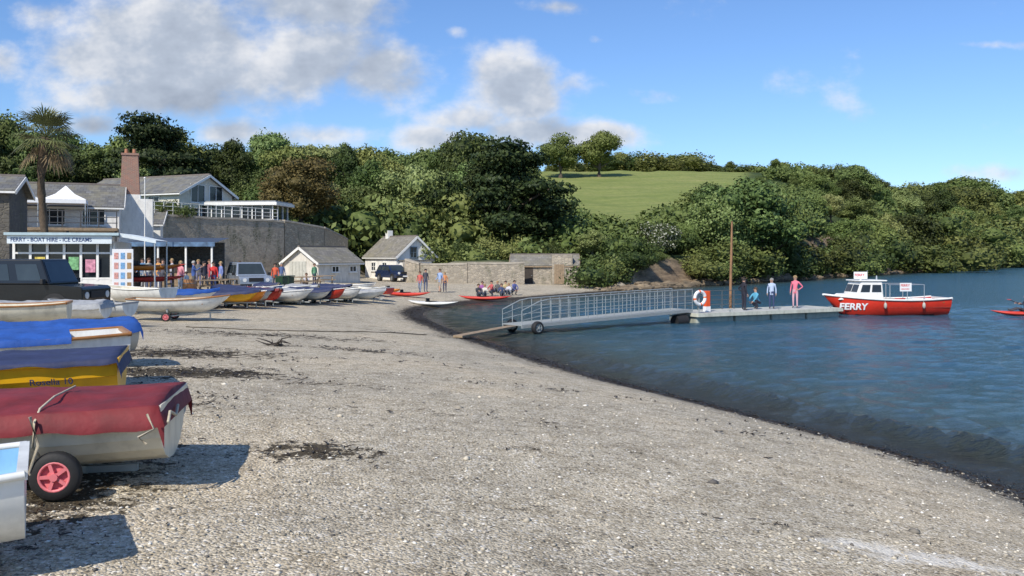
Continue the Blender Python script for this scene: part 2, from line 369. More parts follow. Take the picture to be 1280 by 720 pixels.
# ---------------------------------------------------------------- pebbles & seaweed (uncountable)
def scatter_pebbles():
    n=18000; Y=3.6+12*RNG.rand(n)**1.5; X=(RNG.rand(n)*2-1)*(.62*Y+.4); hh,dd,_=height(X,Y,True)
    k=dd>.25; X=X[k];Y=Y[k];hh=hh[k]; n=len(X)
    r=.006+.014*RNG.rand(n)**3; r[RNG.rand(n)<.012]*=2.5
    base=np.array([(1,0,0),(.5,.87,0),(-.5,.87,0),(-1,0,0),(-.5,-.87,0),(.5,-.87,0),(0,0,1),(0,0,-1)],float)
    ang=RNG.rand(n)*6.28; sx=r*(.8+.7*RNG.rand(n)); sy=r*(.6+.5*RNG.rand(n)); sz=r*(.3+.35*RNG.rand(n))
    B=base[None]*np.stack([sx,sy,sz],-1)[:,None,:]*(1+.25*(RNG.rand(n,8,1)-.5))
    ca,sa=np.cos(ang)[:,None],np.sin(ang)[:,None]
    vx=B[:,:,0]*ca-B[:,:,1]*sa+X[:,None]; vy=B[:,:,0]*sa+B[:,:,1]*ca+Y[:,None]; vz=B[:,:,2]+(hh+sz*.3)[:,None]
    V=np.stack([vx,vy,vz],-1).reshape(-1,3)
    tri=np.array([(i,(i+1)%6,6) for i in range(6)]+[((i+1)%6,i,7) for i in range(6)])
    T=(tri[None]+8*np.arange(n)[:,None,None]).reshape(-1,3)
    m,nt,b=newmat('pebble_stone'); a=N(nt,'ShaderNodeAttribute'); a.attribute_name='lv'
    c=ramp(nt,a.outputs['Fac'],[(0,(.11,.10,.09)),(.25,(.27,.24,.19)),(.6,(.50,.44,.34)),(.85,(.64,.58,.46)),(.95,(.76,.72,.63)),(1,(.82,.80,.76))]); nt.links.new(c,b.inputs['Base Color']); b.inputs['Roughness'].default_value=.85
    me=np_mesh('shingle',V,T,[m],{'lv':np.repeat(RNG.rand(n),8)},smooth=True)
    o=bpy.data.objects.new('shingle',me); col.objects.link(o); o['kind']='stuff'; o['label']='loose pebbles and broken shells strewn over the beach'; o['category']='pebbles'
scatter_pebbles()
def scatter_weed():
    n=150000; Y=4+52*RNG.rand(n)**1.5; X=-14+23*RNG.rand(n); hh,dd,_=height(X,Y,True); w=weed_val(X,Y)
    band=np.exp(-((dd-.55)/.5)**2)*.8*(.3+.9*vn(X*1.2,Y*1.2))
    clump=(vn(X*2.1,Y*2.1)*.6+vn(X*6,Y*6)*.4>.5)*1.0
    pr=np.maximum(band,np.maximum(w-.2,0)*.6*clump)+.005*(dd>.5)*(vn(X*.9,Y*.9)>.7)*3*sm((Y-6)/5)
    k=(RNG.rand(n)<pr)&(dd>-.3); X=X[k];Y=Y[k];hh=np.maximum(hh[k],0.01); n=len(X)
    ns=5
    sc=.45+.55*sm((Y-5)/8)
    ang=RNG.rand(n)*6.28; L=(.06+.14*RNG.rand(n))*sc; wd_=(.005+.017*RNG.rand(n))*sc
    px=X.copy();py=Y.copy(); rows=[]
    for i in range(ns):
        w_=wd_*(1-abs(i-2)/3.2); nxx=-np.sin(ang)*w_; nyy=np.cos(ang)*w_
        z=hh+.006+.025*RNG.rand(n)*sc
        rows.append(np.stack([np.stack([px+nxx,py+nyy,z],-1),np.stack([px-nxx,py-nyy,z+.006],-1)],1))
        ang=ang+(RNG.rand(n)-.5)*1.9; px=px+np.cos(ang)*L/4; py=py+np.sin(ang)*L/4
    V=np.concatenate(rows,1).reshape(-1,3)
    q=np.array([(2*i,2*i+1,2*i+3,2*i+2) for i in range(ns-1)])
    Q=(q[None]+2*ns*np.arange(n)[:,None,None]).reshape(-1,4)
    mt=M('seaweed_fronds',(.035,.024,.012),.5,.6,6)
    me=np_mesh('seaweed',V,Q,[mt]); o=bpy.data.objects.new('seaweed',me); col.objects.link(o); o['kind']='stuff'; o['label']='dark brown seaweed washed up along the tideline'; o['category']='seaweed'
scatter_weed()

# ---------------------------------------------------------------- trees
def leafmat(name,dark,midc,light,fl=None,rv=.7):
    m,nt,b=newmat(name); a=N(nt,'ShaderNodeAttribute'); a.attribute_name='lv'
    oi=N(nt,'ShaderNodeObjectInfo'); o=objco(nt)
    n=noise(nt,o,.7,2)
    v=math_(nt,'ADD',math_(nt,'MULTIPLY',a.outputs['Fac'],.38),math_(nt,'ADD',math_(nt,'MULTIPLY',n,.62),math_(nt,'MULTIPLY',math_(nt,'SUBTRACT',oi.outputs['Random'],.5),rv)))
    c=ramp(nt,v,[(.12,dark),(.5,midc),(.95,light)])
    hs=N(nt,'ShaderNodeHueSaturation'); nt.links.new(c,hs.inputs['Color']); hs.inputs['Saturation'].default_value=.98; nt.links.new(mr_(nt,math_(nt,'FRACT',math_(nt,'MULTIPLY',oi.outputs['Random'],7.3)),0,1,.458,.515),hs.inputs['Hue']); c=hs.outputs[0]
    if fl: c=mix(nt,ramp(nt,a.outputs['Fac'],[(.0,0.0),(.78,0.0),(.8,1.0)],'CONSTANT'),c,fl)
    nt.links.new(c,b.inputs['Base Color']); b.inputs['Roughness'].default_value=.6; b.inputs['Specular IOR Level'].default_value=.2
    return m
LM={'oak':leafmat('oak_foliage',(.028,.047,.013),(.088,.125,.03),(.19,.235,.065)),
 'pale':leafmat('pale_foliage',(.06,.095,.026),(.14,.195,.055),(.24,.295,.11)),
 'pine':leafmat('pine_foliage',(.010,.021,.008),(.027,.048,.015),(.085,.12,.03),rv=.15),
 'bronze':leafmat('bronze_foliage',(.055,.05,.014),(.13,.112,.033),(.21,.175,.055),rv=.2),
 'flower':leafmat('blossom_foliage',(.05,.07,.022),(.11,.14,.045),(.17,.20,.08),(.50,.50,.40)),
 'bush':leafmat('bush_foliage',(.034,.055,.014),(.095,.13,.033),(.18,.22,.065))}
bark=M('bark',(.10,.08,.06),.9,.35,3,.6,12,bdist=.04)
def leaves(lobes,n,size,core=.7,coreseg=(8,6)):
    C=np.array([l[:3] for l in lobes],float); R=np.array([l[3:] for l in lobes],float)
    pr=(R[:,0]*R[:,2]); pr=pr/pr.sum(); k=RNG.choice(len(lobes),int(n*1.5),p=pr)
    D=RNG.randn(len(k),3); D/=np.linalg.norm(D,axis=1)[:,None]
    rad=.74+.36*RNG.rand(len(k)); out=RNG.rand(len(k))<.25; rad[out]+=.35*RNG.rand(out.sum())
    P=C[k]+D*R[k]*rad[:,None]
    ins=np.zeros(len(k),bool)
    for j in range(len(lobes)):
        q=(((P-C[j])/R[j])**2).sum(1)<.42; ins|=q&(k!=j)
    P=P[~ins][:n]; D=D[~ins][:n]; n=len(P)
    nr=D+.7*RNG.randn(n,3); nr/=np.linalg.norm(nr,axis=1)[:,None]
    t=np.cross(nr,RNG.randn(n,3)); t/=np.linalg.norm(t,axis=1)[:,None]; bb=np.cross(nr,t)
    s=(size*(.45+.95*RNG.rand(n)))[:,None]
    V=np.stack([P+t*s,P+bb*s*.6+nr*s*.12,P-t*s,P-bb*s*.6+nr*s*.1],1).reshape(-1,3)
    Q=np.arange(4*n).reshape(-1,4); lv=np.repeat(RNG.rand(n),4)
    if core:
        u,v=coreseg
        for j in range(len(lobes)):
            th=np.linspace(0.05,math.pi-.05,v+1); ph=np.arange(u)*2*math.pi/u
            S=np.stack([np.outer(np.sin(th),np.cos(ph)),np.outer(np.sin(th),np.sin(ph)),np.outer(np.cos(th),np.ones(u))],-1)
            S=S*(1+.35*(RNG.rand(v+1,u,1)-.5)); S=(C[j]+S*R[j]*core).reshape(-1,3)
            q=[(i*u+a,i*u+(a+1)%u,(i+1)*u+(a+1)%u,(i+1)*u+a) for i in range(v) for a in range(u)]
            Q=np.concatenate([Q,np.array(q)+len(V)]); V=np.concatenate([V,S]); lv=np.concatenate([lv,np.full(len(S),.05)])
    return V,Q,lv
def round_lobes(nl,zc,rx,rz,rmin=1.2,rmax=2.1,fill=.72):
    L=[(0,0,zc,rx*.62,rx*.62,rz*.66)]
    for i in range(nl):
        v=RNG.randn(3); v/=np.linalg.norm(v); f=fill*(.7+.42*RNG.rand()); r=rmin+(rmax-rmin)*RNG.rand()
        L.append((v[0]*rx*f,v[1]*rx*f,zc+v[2]*rz*f,r*1.1,r*1.1,r*.8))
    return L
def trunk_mesh(hgt,r,limbs,lean=.3,name='trunk',ll=.22):
    mb=MB(); pts=[Vector((lean*math.sin(i*1.3)*.3,lean*math.cos(i*1.7)*.3-.1,hgt*i/5-.5)) for i in range(6)]
    mb.tube(pts,r,8,0,[r*1.5,r*1.1,r,r*.9,r*.75,r*.5])
    for i in range(limbs):
        a=6.28*i/limbs+random.random(); p0=pts[2+i%3]; l=hgt*(ll+ll*.6*random.random())
        p1=p0+Vector((math.cos(a)*l*.6,math.sin(a)*l*.6,l*.35)); p2=p1+Vector((math.cos(a+.3)*l*.5,math.sin(a+.3)*l*.5,l*.3))
        mb.tube([p0,p1,p2],r*.4,6,0,[r*.5,r*.32,r*.12])
    me=bpy.data.meshes.new(name); me.from_pydata(mb.v,[],mb.f); me.materials.append(bark); me.polygons.foreach_set('use_smooth',mb.s); return me
PROTO={}
def add_proto(kind,lobes,n,size,tr,mat,core=.62):
    V,Q,lv=leaves(lobes,n,size,core); me=np_mesh('crown',V,Q,[LM[mat]],{'lv':lv}); PROTO.setdefault(kind,[]).append((me,tr,float(np.percentile(V[:,2],99.7))))
for i in range(5): add_proto('oak',round_lobes(15+3*i,5.4,3.3+.2*i,3.9-.12*i,.8,1.9),7500,.175,trunk_mesh(5.5,.32,6),'oak')
for i in range(3): add_proto('pale',round_lobes(22,5.4,3.2+.3*i,3.9,.7,1.4),7800,.15,trunk_mesh(5.5,.3,6),'pale')
for i in range(2): add_proto('tall',round_lobes(17,6.0,2.5,3.9,.7,1.4),6200,.165,trunk_mesh(6,.28,6),'oak')
for i in range(2):
    L=[(0,0,5.5,1.6,1.6,3.2)]
    for j in range(28):
        a=random.random()*6.28; z=2.4+7.0*random.random(); rr=3.9*(1-max(0,z-5)/5.6)*(.35+.65*random.random()); L.append((math.cos(a)*rr,math.sin(a)*rr,z,1.2+.8*random.random(),1.2+.8*random.random(),.45+.35*random.random()))
    add_proto('pine',L,11000,.16,trunk_mesh(7,.36,7,ll=.3),'pine',.6)
add_proto('bronze',round_lobes(28,4.7,4.4,4.0,.9,1.5,.78),11000,.15,trunk_mesh(5,.4,6),'bronze')
add_proto('flower',round_lobes(20,4.0,4.2,3.6,.8,1.4),8000,.17,trunk_mesh(4.5,.3,5),'flower')
for i in range(4): add_proto('bush',[(RNG.randn()*1.7,RNG.randn()*1.7,.9+1.8*RNG.rand(),1.0+1.0*RNG.rand(),1.0+1.0*RNG.rand(),.9+.9*RNG.rand()) for _ in range(12)],4800,.155,trunk_mesh(2.0,.16,4),'bush',.58)
TLAB={'oak':('oak_tree','rounded broadleaf tree with dense dark green crown','trees on the wooded hillside'),'pale':('broadleaf_tree','light green broadleaf tree with feathery crown','trees on the wooded hillside'),'tall':('ash_tree','upright mid green tree on the wooded slope','trees on the wooded hillside'),
'pine':('pine_tree','dark green pine with layered spreading branches','trees on the wooded hillside'),'bronze':('holm_oak_tree','bushy olive bronze tree beside the stone terrace',None),'flower':('hawthorn_tree','tree with cream blossom on the shore bank',None),'bush':('shrub','bushy green shrub growing on the bank','shrubs on the bank')}
tree_count=0
def tree(kind,X,Y,ztop,wscale=1.0,minh=2.5):
    global tree_count
    g0=H(X,Y); ht=ztop-g0
    if ht<minh: return None
    ht=min(ht,17); me,tr,mx=random.choice(PROTO[kind]); s=ht/mx; w=s*wscale
    nm,lab,grp=TLAB[kind]; r=random.random()*6.28
    e=thing(nm,lab,'shrub' if kind=='bush' else 'tree',(X,Y,g0-.15),r,grp); e.scale=(w,w,s)
    t=bpy.data.objects.new('trunk',tr); t.parent=e; col.objects.link(t)
    c=bpy.data.objects.new('crown',me); c.parent=e; col.objects.link(c); tree_count+=1; return e
def T(kind,px,py,Y,w=1.0,minh=2.5): return tree(kind,wx(px,Y),Y,wz(py,Y),w,minh)
J=lambda a:(random.random()*2-1)*a
skyx=[-60,0,40,100,150,190,230,270,310,350,395,430,470,500,540,575,610,650,690]; skyy=[148,145,155,170,166,172,172,186,172,170,186,178,190,202,176,170,184,196,222]
px=-50
while px<680:
    Y=124+J(7); T(random.choice(['oak','oak','tall','pale','oak']),px+J(8),np.interp(px,skyx,skyy)+J(11),Y,.95+J(.2)); px+=34+J(9)
px=-40
while px<670:
    if px>300 or random.random()<.8: T(random.choice(['oak','tall','pale','oak']),px+J(8),np.interp(px,skyx,skyy)+40+J(18),112+J(3),1.0+J(.2))
    px+=36+J(8)
px=385
while px<700:
    if not 575<px<680: T(random.choice(['oak','bush','tall','pale','bush']),px+J(5),252+J(22),101+J(3),1.1+J(.25))
    px+=30+J(6)
px=548
while px<722:
    T('bush',px+J(5),300+J(10),90+J(2.5),1.0+J(.25),1.5); px+=20+J(5)
T('pine',190,143,113,1.0); T('pine',638,175,97,1.2); T('pine',605,206,98,.85); T('pine',670,220,99,.8)
T('bronze',376,196,90.5,1.12)
for q in [(330,222,99,'oak'),(300,225,100,'oak'),(465,200,104,'tall'),(432,182,118,'tall'),(520,205,100,'pale'),(555,214,100,'oak'),(495,240,98,'bush'),(465,262,97,'bush'),(580,240,99,'pale')]: T(q[3],q[0],q[1],q[2],.95)
for q in [(432,285,96),(475,288,99),(490,292,98)]: T('bush',q[0],q[1],q[2],.8,1.5)
for q in [(212,247,68,1.0),(196,252,67,1.0),(228,257,69,1.0),(240,245,90,1.2)]: T('bush',q[0],q[1],q[2],q[3],1.0,)
shx=[775,850,900,980,1040,1120,1200,1280,1330]; shyY=[75,84.6,91.7,106,122,150,194,254,300]
def below(px): return np.interp(px,[690,730,790,840,880,930,960],[266,276,286,278,254,230,218])
px=700
while px<945:
    T(random.choice(['oak','bush','pale','oak']),px+J(4),below(px)+4+J(5),124+J(5),1.1); px+=21
px=705
while px<900:
    T(random.choice(['oak','bush','oak','pale']),px+J(4),below(px)+20+J(7),108+J(5),1.1); px+=26
sx2=[690,760,800,850,880,930,1000,1070,1100,1150,1200,1240,1290,1340]; sy2=[208,196,194,193,198,207,208,211,226,235,226,236,240,244]
px=690
while px<1330:
    Y=np.interp(px,[690,930,1040,1200,1330],[290,288,272,300,350])+J(6)
    T(random.choice(['oak','bush','oak','tall']),px+J(3),np.interp(px,sx2,sy2)+J(5),Y,1.5+J(.3),2.0); px+=15
T('oak',700,166,240,1.1); T('oak',749,164,243,1.05); T('pale',1072,207,215,1.2);T('oak',1215,221,300,1.5);T('oak',970,198,262,.9)
px=945
while px<1310:
    sY=np.interp(px,shx,shyY); t0=np.interp(px,sx2,sy2)
    T(random.choice(['oak','tall','pale','oak']),px+J(5),t0+12+J(9),sY+ (np.interp(px,[935,1100,1300],[110,75,45])),1.2+J(.25)); px+=23
px=890
while px<1310:
    sY=np.interp(px,shx,shyY); t0=np.interp(px,sx2,sy2)
    T(random.choice(['oak','oak','pale','bush']),px+J(5),t0+32+J(10),sY+np.interp(px,[935,1100,1300],[55,38,24]),1.25+J(.25)); px+=25
px=740
while px<1320:
    sY=np.interp(px,shx,shyY); t1=np.interp(px,[700,740,790,850,875,935,985,1010,1040,1100,1150,1200,1280,1320],[292,294,298,292,264,246,250,266,278,266,268,262,272,275])
    T(random.choice(['oak','bush','oak','pale','bush']),px+J(5),t1+J(10),sY+15+J(3)+ (px-730)*.012,1.15+J(.25)); px+=23
px=738
while px<1320:
    sY=np.interp(px,shx,shyY); T('bush',px+J(5),np.interp(px,[730,790,900,1100,1320],[322,318,307,299,299])+J(8),sY+np.interp(px,[900,1050],[7.5,12.5])+J(1.2),1.35+J(.3),1.0); px+=17
T('pale',935,222,103,1.25); T('pale',905,240,100,1.05); T('pale',966,236,109,1.05)
T('flower',822,277,92,1.1); T('flower',800,296,89,1.0)
def undergrowth():
    Vs=[];Qs=[];ls=[];off=0
    n=950; Y=92+250*RNG.rand(n)**1.2; X=RNG.rand(n)*(.75*Y+60)-.55*Y-10
    hh,dd,ee=height(X,Y,True); f=(X>.02*Y-4)&(X<.28*Y+3)&(Y>134)&(Y<300)
    k=(ee>4+5*(X>35))&~f&~((X<-18)&(Y<100)); X=X[k];Y=Y[k];hh=hh[k]
    base=[leaves([(RNG.randn()*1.3,RNG.randn()*1.3,.7+1.0*RNG.rand(),1.3,1.3,1.0) for _ in range(4)],420,.22,.5,(6,4)) for _ in range(4)]
    for x,y,z in zip(X,Y,hh):
        V,Q,l=base[RNG.randint(4)]; s=.7+.6*RNG.rand()+.0025*y; a=RNG.rand()*6.28
        W=V*s; W=np.stack([W[:,0]*math.cos(a)-W[:,1]*math.sin(a)+x,W[:,0]*math.sin(a)+W[:,1]*math.cos(a)+y,W[:,2]*.9+z-.4],-1)
        Vs.append(W);Qs.append(Q+off);ls.append(l*.7+.3*RNG.rand());off+=len(V)
    me=np_mesh('undergrowth',np.concatenate(Vs),np.concatenate(Qs),[LM['bush']],{'lv':np.concatenate(ls)})
    o=bpy.data.objects.new('undergrowth',me); col.objects.link(o); o['kind']='stuff'; o['label']='thick green undergrowth covering the wooded slope'; o['category']='undergrowth'
undergrowth()
def rocks():
    mb=MB()
    for i in range(620):
        px=745+580*random.random()**.85; sY=float(np.interp(px,shx,shyY)) if px>775 else 72+ (px-735)*.08
        Y=sY+.3+(2.6+(2.5 if px>1000 else 0))*random.random()**1.5; X=wx(px,Y); s=(.12+.45*random.random()**2)*(.45+sY/130)
        z=H(X,Y); u,v=7,5; c=Vector((X,Y,z+s*.1)); a=random.random()*6.28
        rings=[]
        for i2 in range(v+1):
            th=math.pi*min(.96,max(.04,i2/v)); rings.append([c+Vector(((math.cos(2*math.pi*k/u+a)*math.sin(th)*1.5)*s*(.75+.5*random.random()),math.sin(2*math.pi*k/u+a)*math.sin(th)*s*(.75+.5*random.random()),-math.cos(th)*s*.6*(.8+.4*random.random()))) for k in range(u)])
        mb.loft(rings,True,True,0,False)
    m,nt,b=newmat('shore_rock'); p=geopos(nt); nt.links.new(ramp(nt,noise(nt,mapping(nt,p,(.5,.5,2)),1,5,.7),[(.3,(.05,.042,.03)),(.5,(.19,.145,.095)),(.7,(.36,.28,.185))]),b.inputs['Base Color']); b.inputs['Roughness'].default_value=.9; bump(nt,b,noise(nt,p,3,4,.7),.8,.2)
    o=mb.obj('shore_rocks',m,kind='stuff',label='brown rocks and boulders along the wooded shore'); o['category']='rocks'
rocks()

def palm(px,Y,ptop):
    X=wx(px,Y); z0=H(X,Y); zt=wz(ptop,Y)-1.15
    e=thing('palm_tree','tall fan palm with shaggy trunk behind the kiosk','palm tree',(X,Y,z0))
    mb=MB(); hh=zt-z0; pts=[(.12*math.sin(i*.5),.05*math.sin(i),hh*i/14) for i in range(15)]
    mb.tube(pts,.14,10,0,[.15+.025*(i%2)+(.06 if i>11 else 0) for i in range(15)])
    mb.obj('trunk',M('palm_bark',(.10,.07,.045),.95,.4,6,.8,30,bdist=.03),e)
    mb=MB(); top=Vector((pts[-1][0],pts[-1][1],hh))
    for i in range(56):
        a=6.28*random.random(); el=random.uniform(-1.0,1.45); dead=el<-.55
        d=Vector((math.cos(a)*math.cos(el),math.sin(a)*math.cos(el),math.sin(el))); L=.5+.4*random.random()
        p=top+d*L; side=d.cross(Vector((0,0,1)))
        if side.length<.1: side=Vector((1,0,0))
        side.normalize(); up=side.cross(d)
        mb.tube([top,top+d*L*.6,p],.014,4,1 if dead else 0)
        for k in range(13):
            f=(k-6)/6*1.25; dd=(d*math.cos(f)+side*math.sin(f)).normalized(); l=.95*(1-.3*abs(f)/1.25); w=.03
            q=p+dd*l*.55+Vector((0,0,-.03)); r=p+dd*l+Vector((0,0,-.16-.18*random.random())); sd_=dd.cross(up).normalized()*w
            mb.add([p,q+sd_,q-sd_],[(0,1,2)],1 if dead else 0); mb.add([q+sd_,r,q-sd_],[(0,1,2)],1 if dead else 0)
    mb.obj('crown',[M('palm_leaf',(.13,.14,.045),.5,.4,3),M('dead_palm_leaf',(.24,.17,.09),.8,.3,3)],e)
palm(55,37,138)

# ---------------------------------------------------------------- boats
PW=.95
class Hull:
    def __init__(s,L,B,D,tr=.75,sheer=.15,n=18,m=8,clinker=0): s.L,s.B,s.D,s.tr,s.sh,s.n,s.m,s.ck=L,B,D,tr,sheer,n,m,clinker
    def half(s,u):
        return s.B/2*((s.tr+(1-s.tr)*math.sin(min(u/.45,1)*math.pi/2)) if u<.45 else max(.012,(1-((u-.45)/.55)**2.4))**.85)
    def keel(s,u): return .10*s.D*max(0,1-u/.5)**1.5+s.D*.75*max(0,(u-.7)/.3)**2.4
    def top(s,u): return s.D+(s.sh*((u-.35)/.65)**2 if u>.35 else .35*s.sh*((.35-u)/.35)**2)
    def pt(s,u,t,inset=0,side=1):
        b=max(.01,s.half(u)-inset); k=s.keel(u)+inset; z=k+(s.top(u)-k)*(1-math.cos(math.pi/2*t))**PW
        y=b*math.sin(math.pi/2*t)**.95
        if s.ck and not inset: y+=.014*(1-((t*s.ck)%1.0))
        x=u*s.L-(1-t)*.10*s.L*u**5
        return Vector((x,y*side,z))
    def yat(s,x,z):
        u=x/s.L; k=s.keel(u); f=min(1,max(0,(z-k)/(s.top(u)-k)));t=math.acos(1-f**(1/PW))/(math.pi/2); return s.pt(u,t).y
    def ring(s,u,inset=0):
        ts=[j/s.m for j in range(s.m+1)]
        if s.ck and not inset:
            ts=[]; 
            for j in range(s.ck): ts+=[j/s.ck+.001,(j+.98)/s.ck]
            ts.append(1.0)
        return [s.pt(u,t,inset,-1) for t in reversed(ts)]+[s.pt(u,t,inset,1) for t in ts[1:] ]
    def build(s,par,hm,gm,inner=None,cover=None,thw=None,arch=.14,tm=None,drop=.11,wk=.5):
        mb=MB(); R=[s.ring(i/s.n) for i in range(s.n+1)]; mb.loft(R,False,False,0,not s.ck); mb.add(R[0],[list(range(len(R[0])))],1 if tm else 0)
        mb.obj('hull',[hm,tm or hm],par)
        mb=MB()
        for sd in(1,-1):
            pts=[s.pt(i/s.n,1,0,sd)+Vector((0,.012*sd,.005)) for i in range(s.n+1)]
            mb.tube(pts,.022,6)
        a=s.pt(0,1,0,1);b_=s.pt(0,1,0,-1); mb.beam(a+Vector((.01,0,0)),b_+Vector((.01,0,0)),.05,.05)
        mb.obj('gunwale',gm,par)
        if inner:
            mb=MB(); R=[s.ring(i/s.n*.97+.008,.035) for i in range(s.n+1)]; mb.loft([r[::-1] for r in R],False,False,0,True); mb.add(R[0],[list(range(len(R[0])))[::-1]])
            mb.obj('inner_lining',inner,par)
        if thw:
            for u in(.15,.45,.72):
                mb=MB(); b=s.half(u)-.05; mb.box((u*s.L,0,s.D*.68),(.22,b*2*.94,.03)); mb.obj('thwart',thw,par,.006)
        if cover:
            mb=MB(); rg=[]
            for i in range(-1,s.n*3+1):
                u=max(0,i/(s.n*3)); r=[]; b=s.half(u)+.052; z=s.top(u)+.012; x=u*s.L-(.045 if i<0 else 0)+ (.02 if u>.99 else 0)
                drp=drop+.015*math.sin(u*23)+.008*math.sin(u*61)
                for k in range(-12,13):
                    f=k/11
                    if abs(k)==12: r.append(Vector((x,math.copysign(b+.004+.006*math.sin(u*47),k),z-drp-(.02 if i<0 else 0))))
                    else:
                        wr=wk*(.016*math.sin(u*41+f*7)+.014*math.sin(u*17-f*9)+.010*math.sin(u*97+f*13))
                        sag=-.03*math.sin(u*s.L*3.2)**2
                        r.append(Vector((x,b*f,z+.015+(arch+sag)*(1-abs(f)**1.4)*(math.sin(math.pi*min(1,u*1.15+.12))**.5 if u<.98 else .2)+wr*(1-abs(f)**4))))
                if i<0: r=[Vector((v.x,v.y,min(v.z,z)-.13)) for v in r]
                rg.append(r)
            mb.loft(rg,False,False,0,True); o=mb.obj('canvas_cover',cover,par)
        return s
def rope_part(par,pts,r=.008,m=None): mb=MB(); mb.tube(pts,r,5); return mb.obj('rope',m or rope,par)
def wheel(par,c,r,w,rim=None,tyre=None,axis='Y',name='wheel'):
    e=bpy.data.objects.new(name,None); e.empty_display_size=.1; col.objects.link(e); e.parent=par; e.location=c
    mb=MB(); ax={'Y':Vector((0,1,0)),'X':Vector((1,0,0))}[axis]
    prof=[(.62,-.5),(.9,-.5),(.98,-.3),(1,0),(.98,.3),(.9,.5),(.62,.5)]; n=24; rings=[]
    u,v=(Vector((1,0,0)) if axis=='Y' else Vector((0,1,0))),Vector((0,0,1))
    for rr,yy in prof: rings.append([ (u*math.cos(6.2832*i/n)+v*math.sin(6.2832*i/n))*r*rr+ax*w*yy for i in range(n)])
    mb.loft(rings,True,False,0,True); mb.obj('tyre',tyre or black,e)
    mb=MB(); mb.cyl(-ax*w*.16,ax*w*.16,r*.64,n=20)
    for s_ in(1,-1):
        mb.torus(ax*w*.38*s_,r*.58,r*.07,axis,20,6)
        for i in range(5):
            a=6.2832*i/5; dd=(u*math.cos(a)+v*math.sin(a)); mb.beam(ax*w*.36*s_+dd*r*.1,ax*w*.36*s_+dd*r*.56,r*.13,.022)
        mb.cyl(ax*w*.16*s_,ax*w*.62*s_,r*.16,n=10)
    mb.obj('rim',rim or galv,e); return e
def trolley(bx,by,rot,gz,keelz,L,axle_x,track,r=.17,rim=None,label='galvanised launching trolley carrying a dinghy on the beach'):
    e=thing('launching_trolley',label,'boat trolley',(bx,by,gz),rot,'launching trolleys on the beach')
    k=keelz-gz-.03; mb=MB()
    mb.beam((.25,0,k),(L*.95,0,k),.05,.05); mb.beam((axle_x,-track/2,r),(axle_x,track/2,r),.045,.045)
    for s_ in(1,-1):
        mb.beam((axle_x,s_*track*.4,r),(axle_x,s_*track*.4,k+.14),.04,.04); mb.beam((axle_x,0,k-.01),(axle_x,s_*track*.4,k+.13),.06,.05)
        mb.beam((axle_x,s_*track*.3,r),(axle_x+.9,0,k),.035,.035)
    mb.beam((L*.8,0,k),(L*.8,0,0.02),.04,.04)
    mb.obj('frame',galv,e)
    for s_ in(1,-1): wheel(e,(axle_x,s_*(track/2+.05),r),r,.09,rim or pinkred)
    return e
def lettering(txt,size,mat,par,mapf,name='lettering',bold=.012):
    c=bpy.data.curves.new('t','FONT'); c.body=txt; c.size=size; c.extrude=0; c.align_x='LEFT'; c.offset=size*bold
    o=bpy.data.objects.new('t',c); col.objects.link(o); dg=bpy.context.evaluated_depsgraph_get(); me=bpy.data.meshes.new_from_object(o.evaluated_get(dg)); bpy.data.objects.remove(o)
    for v in me.vertices: v.co=mapf(v.co.x,v.co.y)
    me.materials.clear(); me.materials.append(mat); me.name=name
    o=bpy.data.objects.new(name,me); col.objects.link(o); o.parent=par; return o
DG='dinghies stored on the beach'
r=math.atan2(-.196,-.98); e=thing('dinghy','cream dinghy with maroon canvas cover on a trolley','boat',(-2.56,6.65,1.45),r,DG)
Hh=Hull(3.7,1.30,.46,.84,.08,clinker=6); Hh.build(e,cream,cream,None,maroon,tm=cream,arch=.07,drop=.13,wk=.45)
for u in(.2,.42):
    x=Hh.L*u; b=Hh.half(u); rope_part(e,[(x-.02,b*-.2,.57),(x,b*.5,.56),(x+.01,b*.95,.52),(x+.015,b+.07,.45),(x+.03,b+.05,.28),(x,b*.75,.1),(x-.03,b*.4,-.03)],.008)
rope_part(e,[(.77,.72,.49),(.72,.72,.3),(.78,.70,.12),(.70,.66,-.05),(.74,.64,-.2)],.011)
rope_part(e,[(-.05,.1,.44),(-.07,.3,.40),(-.065,.5,.46),(-.07,.6,.40)],.011); rope_part(e,[(.05,.70,.48),(-.0,.71,.38),(.1,.72,.33),(.05,.72,.28)],.009)
trolley(-2.56,6.65,r,H(-3.1,6.4),1.45,3.6,.63,1.22,.165,pinkred,'trolley with pink spoked wheels under maroon covered dinghy')
r=math.atan2(-.47,-.88); e=thing('dinghy','open white dinghy with pale blue inside','boat',(-2.62,4.74,1.45),r,DG)
Hull(3.0,1.0,.42,.78,.1).build(e,offwhite,offwhite,lightblue,None,lightblue)
trolley(-2.62,4.74,r,H(-3.2,4.4),1.45,2.9,1.5,.9,.14,galv)
r=math.atan2(-.33,-.945); e=thing('dinghy','yellow dinghy with navy blue canvas cover','boat',(-3.86,8.72,1.50),r,DG)
Hy=Hull(3.9,1.3,.50,.88,.08,clinker=5); Hy.build(e,yellow,yellow,None,navy,arch=.05,drop=.025,wk=.4)
lettering('Rosella 10',.085,inkblue,e,lambda a,b_:Vector((.72-a,Hy.yat(.72-a,.33+b_)+.016,.33+b_)),'boat_name')
trolley(-3.86,8.72,r,H(-4.6,8.5),1.50,3.7,.9,1.2,.17,pinkred)
r=math.atan2(-.5,-.87); e=thing('dinghy','white dinghy under bright blue canvas cover','boat',(-5.05,11.5,1.50),r,DG)
Hull(4.2,1.35,.48,.8,.12,clinker=5).build(e,offwhite,varn,offwhite,None,varn)
mb=MB(); rg=[]
